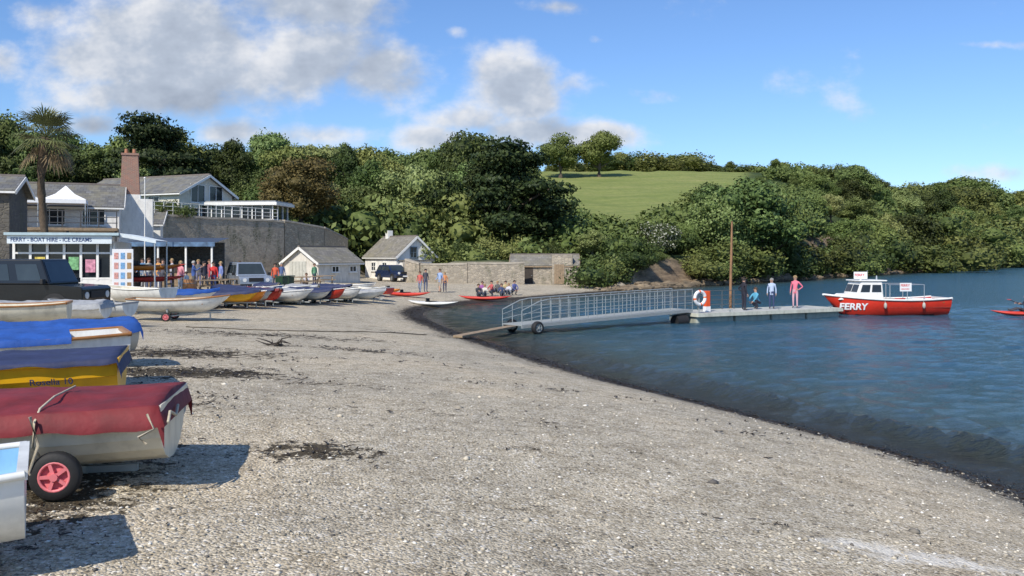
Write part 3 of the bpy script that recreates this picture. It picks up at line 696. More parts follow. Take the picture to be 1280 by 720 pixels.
for i in range(30):
    u=.16+.84*i/29; Hq=Hull(4.2,1.35,.48,.8,.12); b=Hq.half(u)+.05; z=Hq.top(u)+.012; rg.append([Vector((u*4.2,b*k/9 if abs(k)<10 else math.copysign(b+.006,k),(z+.015+.09*(1-abs(k/9)**1.5)*math.sin(math.pi*min(1,.2+.8*u))**.5+.008*math.sin(u*37+k)) if abs(k)<10 else z-.06)) for k in range(-10,11)])
mb.loft(rg,False,False,0,True); mb.obj('canvas_cover',bluec,e)
trolley(-5.05,11.5,r,H(-5.8,11.2),1.50,4,.9,1.2,.18,galv)
r=math.atan2(-.55,-.83); e=thing('dinghy','white dinghy with dark gunwale and blue cover','boat',(-6.2,14.4,1.42),r,DG)
Hull(4.0,1.35,.44,.8,.14).build(e,offwhite,varn,None,bluec,None,arch=.12); trolley(-6.2,14.4,r,H(-7,14.2),1.42,4,.9,1.2,.16,galv)
def beach_boat(px,py,L,B,D,rotdeg,hm,cover=None,inner=None,label='',lift=.32,gm=None,th=None,tr=.75,ck=0,grp=DG,rim=None,trol=True):
    P=hit(px,py); a=math.radians(rotdeg); off=Vector((math.cos(a),math.sin(a),0))*L*.4
    gz=P.z; e=thing('dinghy',label,'boat',(P.x-off.x,P.y-off.y,gz+lift),a,grp)
    Hull(L,B,D,tr,.14,12,6,ck).build(e,hm,gm or white,inner,cover,th)
    if trol: trolley(P.x-off.x,P.y-off.y,a,gz,gz+lift,L,L*.4,B*.85,.16,rim or pinkred)
    return e
beach_boat(8,424,3.2,1.4,.46,200,cream,None,cream,'cream open dinghy beside the black vehicle',.3,varn,varn)
beach_boat(75,412,3.0,1.3,.38,185,offwhite,greyc,None,'white dinghy with pale grey cover',.26)
beach_boat(122,408,2.5,1.2,.38,175,offwhite,None,M('grey_liner',(.35,.36,.37),.6),'small white tender with grey inside',.26,greyc,greyc)
beach_boat(213,401,3.3,1.35,.42,8,offwhite,None,cream,'white rowing dinghy on trolley with red wheels',.30,varn,varn)
beach_boat(178,392,3.0,1.3,.5,160,offwhite,None,cream,'white dinghy hull beside the kiosk',.4,white,varn)
beach_boat(215,388,3.0,1.3,.4,20,white,bluec,None,'small dinghy with royal blue cover',.3)
cols=[(278,385,yellow,navy,'yellow dinghy with dark cover'),(294,384,orangek,None,'orange open dinghy on the shingle'),(311,383,white,navy,'white dinghy with dark cover'),(325,382,redk,maroon,'red dinghy with maroon cover'),(343,381,offwhite,None,'white open dinghy on the shingle'),(356,380,blackp,greyc,'black dinghy with grey cover'),(373,380,offwhite,navy,'white dinghy with navy cover'),(386,379,navycar,navy,'dark blue dinghy with navy cover'),(402,378,redk,None,'red open dinghy on the shingle'),(419,377,offwhite,None,'white open dinghy on the shingle'),(436,376,offwhite,greyc,'white dinghy with pale cover'),(456,374,offwhite,None,'white rowing boat near the water')]
for px,py,hm,cv,lb in cols:
    beach_boat(px+J(2),py+J(1.2),2.8+random.random()*.9,1.15+.2*random.random(),.36+.1*random.random(),-30+J(24),hm,cv,None if cv else cream,lb,.14+.14*random.random(),white,None if cv else varn,grp=DG,rim=galv)
cols2=[(288,375,redk,navy,'red dinghy with dark cover'),(316,374,bluep,None,'blue open dinghy on the shingle'),(350,373,offwhite,None,'white open dinghy on the shingle'),(378,371,offwhite,greyc,'white dinghy with pale cover'),(410,370,navycar,navy,'dark blue dinghy with navy cover'),(436,368,offwhite,None,'white open dinghy on the shingle'),(330,369,offwhite,navy,'white dinghy with navy cover')]
for px,py,hm,cv,lb in cols2:
    beach_boat(px,py,3.0,1.2,.4,-25+J(25),hm,cv,None if cv else cream,lb,.2,white,None if cv else varn,grp=DG,rim=galv)
beach_boat(470,370,2.8,1.2,.4,150,redk,None,cream,'small red and white dinghy',.1,white,varn,trol=False)
def kayak(P,rot,hm,label,L=3.3,z=.02,grp='kayaks on the beach and water',tilt=None,name='kayak'):
    e=thing(name,label,'kayak',(P[0],P[1],P[2]+z),rot,grp,tilt)
    mb=MB(); R=[]; n=18
    for i in range(n+1):
        u=i/n*2-1; w=.38*max(.02,(1-abs(u)**2.6)); hk=.16*max(.05,(1-abs(u)**3)); zc=.17+.14*abs(u)**3
        R.append([Vector((u*L/2,w*math.cos(t),zc+(hk*.9 if math.sin(t)<0 else hk*.6)*math.sin(t))) for t in [2*math.pi*k/12 for k in range(12)]])
    mb.loft(R,True,True,0,True); mb.obj('hull',hm,e)
    mb=MB(); mb.torus((-.1,0,.265),.25,.03,'Z',20,6); 
    for v in range(len(mb.v)): x,y,z_=mb.v[v]; mb.v[v]=((x+.1)*1.5-.1,y,z_)
    mb.obj('cockpit_rim',black,e)
    mb=MB(); mb.box((-.12,0,.25),(.5,.36,.03)); mb.box((-.36,0,.35),(.05,.34,.2)); mb.obj('seat',black,e,.01)
    return e
for px,py,rt,m_,lb in [(508,371,-25,redk,'red kayak lying on the shingle'),(541,383,-30,offwhite,'white kayak pulled up at the water edge'),(487,366,-60,orangek,'orange kayak lying on the beach'),(606,376,-12,redk,'red kayak with white deck at the water edge')]:
    P=hit(px,py); kayak(P,math.radians(rt),m_,lb,3.6)
Pk=Vector((wx(180,38),38,H(wx(180,38),38)))
e=thing('kayak_rack','timber rack holding red kayaks beside the kiosk','rack',Pk)
mb=MB()
for x in(-1.1,1.1):
    for y in(-.4,.4): mb.box((x,y,.8),(.08,.08,1.6))
    for z in(.75,1.25): mb.box((x,0,z),(.07,.9,.07))
mb.obj('frame',wood,e)
for i,(z,y) in enumerate([(.80,-.1),(1.30,-.15),(.80,.3),(1.30,.3)]): kayak((Pk.x,Pk.y+y,Pk.z+z),.04*i,redk if i!=1 else orangek,'red kayak stored on the timber rack',3.3,0)

# ---------------------------------------------------------------- gangway, pontoon, ferry
A=Vector((0.0,34.0,.34)); Bp=Vector((7.75,40.1,.58)); dv=(Bp-A); Lg=math.hypot(dv.x,dv.y); rg_=math.atan2(dv.y,dv.x)
e=thing('gangway','sloping galvanised gangway with railings from beach to pontoon','gangway',A,rg_)
W=.6
def dz(x): s_=x/Lg; return dv.z*s_+.02*math.sin(math.pi*s_)
mb=MB()
mb.beam((0,0,dz(0)),(Lg,0,dz(Lg)),W*2,.035)
for s_ in(1,-1): mb.beam((0,s_*W,dz(0)-.04),(Lg,s_*W,dz(Lg)-.04),.06,.13)
mb.obj('deck',M('grey_deck_grid',(.32,.34,.33),.7,.2,20,.5,60),e)
for s_ in(1,-1):
    mb=MB()
    for hz in(.92,.62,.32):
        mb.tube([(x,s_*W,dz(x)+hz*(.62+.38*min(1,x/1.0)) ) for x in np.linspace(0,Lg,24)],.022 if hz>.9 else .013,8)
    k=20
    for i in range(k+1):
        x=Lg*i/k; top=.92*(.62+.38*min(1,x/1.0)); mb.cyl((x,s_*W,dz(x)-.05),(x,s_*W,dz(x)+top),.016,n=6)
    mb.obj('handrail',galv,e)
for s_ in(1,-1): wheel(e,(.62,s_*.80,-.10),.26,.2,galv)
P0=hit(572,423); P1=Vector((.0,33.7,.30))
e=thing('boarding_plank','weathered timber plank leading up to the gangway','plank',P0)
mb=MB(); q=P1-P0; mb.beam((0,0,.06),(q.x,q.y,q.z),.38,.08); mb.obj('board',wood,e,.01)
Pa=Vector((7.75,40.2,0)); Pb=Vector((15.75,44.4,0)); dp=Pb-Pa; Lp=dp.length; rp=math.atan2(dp.y,dp.x)
e=thing('pontoon','long floating pontoon with pale deck edge and grey floats','pontoon',Pa,rp)
mb=MB(); nseg=4
for i in range(nseg): mb.box((Lp*(i+.5)/nseg,0,.05),(Lp/nseg-.12,2.0,.55),0)
mb.obj('float',M('float_grey',(.36,.38,.32),.7,.25,2,.2,dirt=.5),e,.05)
mb=MB(); mb.box((Lp/2,0,.38),(Lp,2.25,.1)); mb.obj('deck',M('pontoon_deck',(.47,.47,.43),.8,.2,3,.3),e,.01)
mb=MB()
for s_ in(1,-1): mb.box((Lp/2,s_*1.16,.36),(Lp+.04,.07,.16)) 
for x in(0,Lp): mb.box((x,0,.36),(.07,2.3,.16))
mb.obj('rubbing_strip',M('strip_cream',(.6,.6,.5),.6,.15,3,dirt=.4),e)
mb=MB()
for x in np.linspace(.3,4.8,7): mb.cyl((x,1.05,.43),(x,1.05,1.35),.025,n=6)
for z in(.65,.88,1.1,1.33): mb.cyl((.3,1.05,z),(4.8,1.05,z),.018,n=6)
mb.obj('handrail',M('dark_rail',(.12,.13,.13),.5,.2,metal=.3),e)
for x in(2.0,5.0,8.4):
    mb=MB(); mb.cyl((x,-.98,.43),(x,-.98,.52),.03,n=8); mb.beam((x-.14,-.98,.53),(x+.14,-.98,.53),.04,.03); mb.obj('cleat',galv,e)
def pont(x,y=0): c,s_=math.cos(rp),math.sin(rp); return Vector((Pa.x+x*c-y*s_,Pa.y+x*s_+y*c,.432))
q=Pa+Vector((-.25,-.9,.1)); mb=MB(); mb.cyl((-.3,0,0),(.3,0,0),.28,n=16); e=thing('fender_drum','black rubber roller at the pontoon end','fender',q,rp); mb.obj('drum',black,e,.03)
P=pont(.3,-.9); e=thing('life_ring','white and orange life ring on a post','life ring',P,rp)
mb=MB(); mb.cyl((0,0.05,0),(0,.05,.95),.03,n=8); mb.obj('post',galv,e)
mb=MB(); mb.torus((0,-.02,.68),.29,.075,'Y',24,10,mfun=lambda i:1 if (i%6) in(0,) else 0); mb.obj('ring',[whitecloth,orange],e)
P=pont(1.3,-.2); e=thing('red_box','red safety equipment box on a white post','safety box',P,rp)
mb=MB(); mb.box((0,0,.12),(.3,.2,.24)); mb.obj('base',signwhite,e,.01); mb=MB(); mb.box((0,0,.6),(.25,.2,.72)); mb.obj('box',M('orange_red_box',(.75,.09,.02),.4,.1),e,.02)
P=pont(4.05,1.32); e=thing('mooring_pile','tall weathered timber mooring pile at the pontoon','wooden pole',(P.x,P.y,0))
mb=MB(); mb.tube([(0,0,-1.2),(0.02,0,1.5),(.06,0,3.2),(.09,0,4.7)],.1,10,0,[.08,.07,.06,.045]); mb.obj('pole',M('brown_pole',(.30,.16,.08),.8,.3,3,.4),e)
fr=math.radians(184); e=thing('ferry_boat','red ferry boat with white wheelhouse moored at the pontoon','ferry',(22.15,45.4,-.34),fr)
FL=6.25
HF=Hull(FL,2.3,1.12,.84,.26,24,10); 
mb=MB(); R=[HF.ring(i/HF.n) for i in range(HF.n+1)]; mb.loft(R,False,False,0,True); mb.add(R[0],[list(range(len(R[0])))]); 
for fi_,f in enumerate(mb.f):
    if sum(mb.v[i][2] for i in f)/len(f)<.36: mb.m[fi_]=1
mb.obj('hull',[redp,M('antifoul',(.10,.02,.02),.7)],e)
mb=MB()
for s_ in(1,-1): mb.tube([HF.pt(i/24,1,0,s_)+Vector((0,.02*s_,0)) for i in range(25)],.05,8)
mb.box((-.01,0,1.17),(.1,1.9,.1)); mb.obj('rubbing_strake',white,e)
mb=MB(); 
for i in range(22):
    u=i/22; u2=(i+1)/22; b1,b2=HF.half(u)-.06,HF.half(u2)-.06; z1=.75 if u<.55 else HF.top(u)-.06; z2=.75 if u2<.55 else HF.top(u2)-.06
    if u<.55<=u2: z2=.75
    mb.quad((u*FL,-b1,z1),(u2*FL,-b2,z2),(u2*FL,b2,z2),(u*FL,b1,z1))
mb.obj('deck',M('deck_grey',(.45,.45,.42),.7),e)
mb=MB(); R=[HF.ring(i/24*.56+.005,.05) for i in range(14)]; mb.loft([r[::-1] for r in R],False,False,0,True); mb.obj('inner_lining',M('inner_red',(.5,.05,.04),.5),e)
def frustum(mb,x0,x1,w0,z0,X0,X1,w1,z1,m=0):
    v=[(x0,-w0,z0),(x1,-w0,z0),(x1,w0,z0),(x0,w0,z0),(X0,-w1,z1),(X1,-w1,z1),(X1,w1,z1),(X0,w1,z1)]
    mb.add(v,[(3,2,1,0),(4,5,6,7),(0,1,5,4),(1,2,6,5),(2,3,7,6),(3,0,4,7)],m); return [Vector(a) for a in v]
def fq(v,f,u0,u1,a0,a1,off=.006):
    a,b_,c,d_=[v[i] for i in f]; P=lambda u,w:(a*(1-u)+b_*u)*(1-w)+(d_*(1-u)+c*u)*w
    nn=(b_-a).cross(d_-a).normalized()*off; return [P(u0,a0)+nn,P(u1,a0)+nn,P(u1,a1)+nn,P(u0,a1)+nn]
mb=MB(); v=frustum(mb,3.45,5.0,.82,1.02,3.5,4.6,.72,2.05); mb.obj('wheelhouse',white,e,.06)
mb=MB(); frustum(mb,4.8,5.7,.6,1.12,4.8,5.4,.48,1.42); mb.obj('cuddy',white,e,.05)
FA=[(0,1,5,4),(1,2,6,5),(2,3,7,6),(3,0,4,7)]
for f,us in((FA[0],[(.08,.46),(.54,.90)]),(FA[2],[(.10,.46),(.54,.92)]),(FA[1],[(.06,.48),(.52,.94)]),(FA[3],[(.1,.4)])):
    for u0,u1 in us:
        mb=MB(); q=fq(v,f,u0,u1,.48,.84,.01); mb.add(q,[(0,1,2,3)]); mb.obj('window',glass,e)
mb=MB(); mb.box((4.0,0,2.09),(1.45,1.58,.07)); mb.obj('roof',white,e,.03)
mb=MB(); mb.box((4.3,.0,2.35),(.70,.04,.36)); mb.box((4.3,0,2.155),(.06,.03,.08),0); o=mb.obj('sign_board',signwhite,e)
lettering('FERRY',.19,inkred,e,lambda a,b_:Vector((4.62-a,.024,2.30+b_)),'sign_lettering',.02)
mb=MB(); mb.cyl((3.8,-.3,2.12),(3.8,-.3,2.6),.015,n=6); mb.obj('mast',alu,e)
mb=MB(); mb.cyl((3.6,.3,2.12),(3.6,.3,2.34),.05,.03,n=8); mb.obj('navigation_lamp',alu,e)
lettering('FERRY',.46,inkwhite,e,lambda a,b_:Vector((5.62-a*.96,HF.yat(5.62-a*.96,.64+b_)+.015,.64+b_)),'hull_lettering',.03)
mb=MB()
for s_ in(1,-1):
    for x in(1.5,2.4,3.3): mb.cyl((x,s_*(HF.half(x/FL)-.05),1.12),(x,s_*(HF.half(x/FL)-.05),1.9),.02,n=6)
    mb.tube([(x,s_*(HF.half(x/FL)-.05),1.9) for x in(1.5,2.4,3.4)],.018,6)
mb.cyl((1.5,-1.05,1.9),(1.5,1.05,1.9),.018,n=6)
mb.obj('guard_rail',alu,e)
mb=MB(); mb.box((2.5,1.12,1.78),(.6,.03,.42)); mb.obj('notice_board',signwhite,e)
lettering('FERRY',.17,inkred,e,lambda a,b_:Vector((2.77-a,1.14,1.81+b_)),'notice_lettering',.02)
lettering('HELFORD',.10,inkred,e,lambda a,b_:Vector((2.75-a,1.14,1.65+b_)),'notice_lettering',.02)
for x in(3.6,1.6):
    mb=MB(); y=HF.half(x/FL)+.10; mb.sph((x,y,.86),(.08,.08,.16),0,12,8); mb.cyl((x,y-.03,1.0),(x,y-.06,1.22),.01,n=5); mb.obj('fender',M('fender_grey',(.5,.48,.42),.5,.15,dirt=.4),e)
mb=MB(); mb.box((1.2,0,.95),(1.1,.7,.45)); mb.obj('engine_box',white,e,.04)
for s_ in(1,-1): mb=MB(); mb.box((1.7,s_*.85,1.0),(2.6,.3,.06)); mb.obj('bench',varn,e,.01)

# ---------------------------------------------------------------- vehicles
def car(label,loc,rot,L,W,Ht,paint,prof,gh,wr=.36,split=(),cat='car',name='parked_car'):
    e=thing(name,label,cat,loc,rot,'cars parked behind the beach')
    mb=MB(); h=W/2
    rings=[[Vector((x,y*(1 if z>.6 else .97),z)) for x,z in prof] for y in(-h,-h+.04,h-.04,h)]
    for q in(0,3): rings[q]=[Vector((x*.99+L*.005,v.y,z)) for (x,z),v in zip(prof,rings[q])]
    mb.loft(rings,True,True,0,False); mb.obj('body',paint,e,.035)
    mb=MB(); x0,x1,z0,X0,X1,z1,wt=gh; v=frustum(mb,x0,x1,h-.03,z0,X0,X1,wt,z1); mb.obj('cabin',paint,e,.05)
    for f in(FA[0],FA[2]):
        for u0,u1 in split:
            if f is FA[2]: u0,u1=1-u1,1-u0
            mb=MB(); mb.add(fq(v,f,u0,u1,.16,.80,.008),[(0,1,2,3)]); mb.obj('window',carglass,e)
    mb=MB(); mb.add(fq(v,FA[1],.06,.94,.1,.9,.008),[(0,1,2,3)]); mb.obj('windscreen',carglass,e)
    mb=MB(); mb.add(fq(v,FA[3],.12,.88,.2,.88,.008),[(0,1,2,3)]); mb.obj('rear_window',carglass,e)
    for x in(L*.19,L*.80):
        for s_ in(1,-1):
            mb=MB(); mb.cyl((x,s_*(h-.2),wr+.02),(x,s_*(h+.004),wr+.02),wr*1.2,n=20); mb.obj('wheel_arch',black,e)
            wheel(e,(x,s_*(h-.06),wr),wr,.2,alu)
    for s_ in(1,-1):
        mb=MB(); mb.cyl((L-.03,s_*(h-.28),.78),(L+.02,s_*(h-.28),.78),.11,n=14); mb.obj('headlight',lamp,e)
        mb=MB(); mb.box((0.0,s_*(h-.16),.78),(.03,.14,.24)); mb.obj('tail_light',lampr,e)
        mb=MB(); mb.box((x1-.15,s_*(h+.1),z0+.1),(.1,.18,.16)); mb.obj('wing_mirror',black,e,.02)
    mb=MB(); mb.box((L+.02,0,.48),(.12,W*.98,.16)); mb.obj('bumper',black,e,.02)
    mb=MB(); mb.box((-.02,0,.48),(.1,W*.98,.16)); mb.obj('bumper',black,e,.02)
    mb=MB(); mb.box((L+.012,0,.8),(.03,W*.45,.22)); mb.obj('grille',black,e); 
    mb=MB(); mb.box((L+.09,0,.5),(.01,.5,.11)); mb.obj('number_plate',signwhite,e)
    return e
Y0=28.5; X0=wx(122,Y0)-4.3
car('black boxy off road vehicle parked by the kiosk',(X0,Y0,H(X0+2,Y0)-.12),math.radians(-3),4.4,1.8,1.95,blackp,[(0,.4),(0,1.12),(3.3,1.12),(4.3,1.06),(4.4,1.0),(4.4,.45)],(0.0,3.35,1.12,.05,3.0,1.92,.74),.38,split=((.06,.33),(.42,.62),(.70,.93)),cat='off road vehicle')
P=hit(318,366); 
car('silver blue off road car with dark bumper parked by boats',(P.x-1.6,P.y+2.6,P.z),math.radians(-62),4.5,1.85,1.8,silver,[(0,.4),(0,1.0),(3.2,1.05),(4.3,.98),(4.5,.85),(4.5,.42)],(0.02,3.3,1.02,.2,2.6,1.78,.72),.37,split=((.04,.3),(.35,.62),(.66,.93)))
P=hit(487,352)
car('dark blue estate car parked beside the white cottage',(P.x-1.0,P.y+3,P.z),math.radians(-55),4.3,1.75,1.6,navycar,[(0,.35),(0,.92),(3.1,.95),(4.1,.86),(4.3,.7),(4.3,.35)],(0.1,3.2,.92,.4,2.4,1.5,.66),.33,split=((.05,.32),(.36,.62),(.66,.93)))

# ---------------------------------------------------------------- buildings
def window(par,pos,ang,w,h_,nx_=2,ny_=1,fm=None,name='window',gm=None):
    e=bpy.data.objects.new(name,None); e.empty_display_size=.1; col.objects.link(e); e.parent=par; e.location=pos; e.rotation_euler=(0,0,ang)
    mb=MB(); t=.07
    mb.box((0,-.03,h_/2-t/2),(w,.08,t)); mb.box((0,-.03,-h_/2+t/2),(w,.08,t)); 
    for s_ in(1,-1): mb.box((s_*(w/2-t/2),-.032,0),(t,.08,h_-.14))
    for i in range(1,nx_): mb.box((-w/2+w*i/nx_,-.028,0),(.045,.06,h_-.14))
    for j in range(1,ny_): mb.box((0,-.026,-h_/2+h_*j/ny_),(w-.14,.05,.04))
    mb.box((0,-.06,-h_/2-.03),(w+.12,.14,.05)); mb.obj('frame',fm or white,e)
    mb=MB(); mb.box((0,-.006,0),(w-.02,.02,h_-.02)); mb.obj('pane',gm or glass,e); return e
def door(par,pos,ang,w,h_,mat):
    e=bpy.data.objects.new('door',None); e.empty_display_size=.1; col.objects.link(e); e.parent=par; e.location=pos; e.rotation_euler=(0,0,ang)
    mb=MB(); mb.box((0,-.02,h_/2),(w,.05,h_)); 
    for i in range(1,5): mb.box((-w/2+w*i/5,-.048,h_/2),(.012,.012,h_-.1),1)
    mb.obj('leaf',[mat,darkwood],e); mb=MB(); mb.sph((w*.38,-.08,h_*.48),.035); mb.obj('handle',galv,e)
def gable(label,cat,loc,rot,L,W,Hw,R,wallm,roofm,over=.25,name='house',trim=None,zb=-1.0):
    e=thing(name,label,cat,loc,rot); h_=W/2
    mb=MB(); prof=[(-h_,zb),(h_,zb),(h_,Hw),(0,Hw+R),(-h_,Hw)]
    mb.loft([[Vector((x,y,z)) for y,z in prof] for x in(0,L)],True,True,0,False); mb.obj('wall',wallm,e)
    er=bpy.data.objects.new('roof',None); col.objects.link(er); er.parent=e
    mb=MB(); s_l=math.hypot(h_,R); 
    for s_ in(1,-1):
        ny_,nz_=s_*R/s_l,h_/s_l; k=over/s_l; y0,z0=0,Hw+R; y1,z1=s_*h_*(1+k),Hw-R*k; t=.12
        a=[(-over,y0,z0+.01),(-over,y1,z1+.01),(-over,y1+ny_*t,z1+nz_*t),(-over,y0+(0),z0+t/nz_)]
        b_=[(L+over,)+q[1:] for q in a]
        mb.loft([a,b_],True,True,0,False)
    mb.obj('slates',roofm,er)
    mb=MB(); mb.beam((-over-.01,0,Hw+R+.15),(L+over+.01,0,Hw+R+.15),.2,.1); mb.obj('ridge_tiles',M('ridge_clay',(.2,.17,.15),.8),er)
    mb=MB()
    for x in(-over-.03,L+over+.03):
        for s_ in(1,-1): k=over/s_l; mb.beam((x,0,Hw+R),(x,s_*h_*(1+k),Hw-R*k),.05,.2)
    for s_ in(1,-1): mb.beam((-over,s_*(h_*(1+over/s_l)+.02),Hw-R*over/s_l),(L+over,s_*(h_*(1+over/s_l)+.02),Hw-R*over/s_l),.06,.1)
    mb.obj('bargeboard',trim or white,er); return e
gx,gy=wx(520,86),86.0
a=math.radians(128); z0=H(gx,gy)
e=gable('small white cottage with slate roof facing the beach','house',(gx,gy,z0),a,6.2,4.4,2.3,1.9,render_white,slate2)
window(e,(-.01,.3,2.7),-math.pi/2,.8,1.1,2,2,M('blue_grey_frame',(.12,.16,.2),.5)); window(e,(-.01,-1.3,1.4),-math.pi/2,.7,.9,2,2)
window(e,(2.2,2.21,1.3),math.pi,.9,.9,2,2); window(e,(4.4,2.21,1.3),math.pi,.9,.9,2,2)
mb=MB(); mb.box((-.55,.4,.9),(1.1,3.0,1.9)); mb.obj('porch',render_white,e); mb=MB(); mb.box((-.6,.4,1.92),(1.35,3.3,.1),0); mb.obj('porch_roof',slate,e)
door(e,(-1.1,.7,0),-math.pi/2,.85,1.8,M('blue_door',(.05,.12,.25),.5))
mb=MB(); mb.box((5.2,0,4.5),(.55,.55,.9)); mb.obj('chimney',render_white,e)
gx,gy=wx(376,72),72.0; z0=H(gx,gy)
e=gable('low white boathouse with grey slate roof','boathouse',(gx,gy,z0),math.radians(60),5.2,3.8,1.4,1.2,M('grey_render',(.62,.59,.53),.85,.12,2,.2,60,dirt=.35),slate2,name='boathouse')
door(e,(-.01,.3,0),-math.pi/2,1.8,1.5,M('grey_white_door',(.5,.5,.45),.6)); window(e,(2,-1.91,.85),0,.9,.55,2,1); window(e,(4.2,-1.91,.85),0,.9,.55,2,1)
gx,gy=wx(452,99),99.0; e=gable('small dark timber hut with glazed gable','hut',(gx,gy,max(H(gx,gy),3.4)),math.radians(-110),3,2.6,1.6,.9,darkwood,slate,name='hut',zb=-2); window(e,(3.01,0,1.0),math.pi/2,1.3,.9,2,1)
z0=H(2,81.5); e=gable('low rubble stone store with slate roof and plank doors','store building',(wx(640,83),83.5,z0),math.radians(-3),6.2,4.2,1.65,.95,stonew,slate2,.15,'store_building',wood)
door(e,(4.3,-2.11,0),0,1.0,1.65,wood); door(e,(1.6,-2.11,0),0,.9,1.6,darkwood)
e=thing('stone_wall','higher rubble stone gable wall joining the store','wall',(wx(703,81),81.5,z0)); mb=MB(); mb.box((0,0,.9),(1.9,1.0,3.6)); mb.obj('stonework',stonew,e,.03); door(e,(-.3,-.51,0),0,.9,1.8,wood)
def wall_run(label,pts,th,mat,name='stone_wall',cop=True):
    e=thing(name,label,'wall',(pts[0][0],pts[0][1],0)); mb=MB(); mc=MB(); o=Vector((pts[0][0],pts[0][1],0))
    for a,b_ in zip(pts[:-1],pts[1:]):
        a=Vector(a);b_=Vector(b_)
        n=max(2,int((b_-a).length/1.2)); d_=(b_-a); d2=Vector((d_.x,d_.y,0)).normalized(); nr=Vector((-d2.y,d2.x,0))*th/2
        R=[]; C=[]
        for i in range(n+1):
            p_=a+d_*i/n-o; zt=p_.z+J(.04); zb=min(H(p_.x+o.x,p_.y+o.y)-.8,zt-.8,.3)
            q=Vector((p_.x,p_.y,0)); R.append([q+nr+Vector((0,0,zb)),q-nr+Vector((0,0,zb)),q-nr+Vector((0,0,zt)),q+nr+Vector((0,0,zt))])
            C.append([q+nr*1.15+Vector((0,0,zt+.003)),q-nr*1.15+Vector((0,0,zt+.003)),q-nr*1.05+Vector((0,0,zt+.16)),q+nr*1.05+Vector((0,0,zt+.16))])
        mb.loft(R,True,True,0,False); mc.loft(C,True,True,0,False)
    mb.obj('stonework',mat,e)
    if cop: mc.obj('coping',M('coping_stone',(.36,.32,.26),.9,.3,2,.4),e)
    return e
wall_run('long rubble stone retaining wall behind the beach',[(-9.6,80.2,2.6),(-8.2,79.2,2.2),(-4,79.0,2.25),(1.1,79.6,2.3)],.5,stonew)
wall_run('sloping stone wall beside the cottage ramp',[(-10.2,84,2.3),(-9.6,80.2,1.9)],.4,stonew)
wall_run('high stone terrace retaining wall below the house',[(-31.5,60.5,6.0),(-27.4,64.6,6.0),(-19.9,76.0,5.9)],.6,stonew)
wall_run('pale stone wall end beside the holm oak',[(-19.9,76.2,6.0),(-17.4,80.5,5.5),(-16.6,87.5,4.6)],.6,stoneb)
hr=math.radians(-24); hx,hy=wx(146,84),82.0
cr=M('cream_render',(.70,.66,.56),.8,.1,2,.2,40,dirt=.2)
e=gable('large cream house with grey slate roof and glazed gable','house',(hx,hy,5.2),hr,12.0,6.4,3.2,1.6,cr,slate,.4)
for x in(2,4.4,6.8,9.2): window(e,(x,-3.21,2.4),0,1.3,1.0,2,1)
window(e,(12.01,-1.1,3.2),math.pi/2,1.7,1.6,2,1,white); window(e,(12.01,1.1,3.2),math.pi/2,1.7,1.6,2,1,white); window(e,(12.01,0,1.2),math.pi/2,4.2,1.6,4,1,white)
e=thing('garden_room','glazed garden room with flat white fascia roof','extension',(wx(248,76),76.5,5.2),math.radians(-6))
mb=MB(); mb.box((3.3,1.8,.5),(6.6,3.6,1.0)); mb.obj('base_wall',render_white,e)
mb=MB(); mb.box((3.3,1.8,2.3),(7.4,4.4,.26)); mb.obj('fascia_roof',white,e,.02); mb=MB(); mb.box((3.3,1.8,2.5),(7.1,4.1,.12)); mb.obj('roof',M('lead_grey',(.3,.31,.32),.6),e)
mb=MB()
for x in np.linspace(.1,6.5,8): mb.box((x,0,1.58),(.09,.09,1.16))
for y in(1.2,2.4,3.6): mb.box((6.5,y,1.58),(.09,.09,1.16))
mb.obj('mullion',white,e); mb=MB(); mb.box((3.3,1.84,1.58),(6.3,3.5,1.14)); mb.obj('pane',glass,e)
e=thing('terrace_railing','white railing along the terrace edge','railing',(0,0,0)); mb=MB(); pts=[Vector((-27.2,65.2,6.15)),Vector((-20.2,75.8,6.05))]
for i in range(17):
    q=pts[0].lerp(pts[1],i/16); mb.cyl(q,q+Vector((0,0,.95)),.03,n=6)
for z in(.33,.64,.95): mb.cyl(pts[0]+Vector((0,0,z)),pts[1]+Vector((0,0,z)),.022,n=6)
mb.obj('rail',white,e)
hp=Vector((wx(-22,57),57.0,1.2)); ha=math.radians(22)
def hloc(x,y,z): return hp+Vector((x*math.cos(ha)-y*math.sin(ha),x*math.sin(ha)+y*math.cos(ha),z))
e=gable('white two storey building with slate roof and balcony','house',hp,ha,8.2,6,5.0,1.5,render_white,slate,.3)
for x in(2.2,4.4,6.7): window(e,(x,-3.01,4.3),0,1.4,1.1,3,1)
for x in(2.2,4.4,6.7): window(e,(x,-3.01,1.5),0,1.3,1.2,2,2)
mb=MB(); mb.box((4.1,-4.3,3.45),(8.2,2.5,.18)); mb.obj('balcony_floor',wood,e)
mb=MB()
for x in np.linspace(0.05,8.15,9): mb.box((x,-5.45,4.05),(.07,.07,1.05))
for z in(3.85,4.2,4.58): mb.box((4.1,-5.45,z),(8.2,.05,.05))
for x in(0.1,2.8,5.4,8.1): mb.box((x,-5.4,1.6),(.14,.14,3.6))
mb.obj('balcony_railing',M('dark_railing',(.07,.07,.07),.5),e)
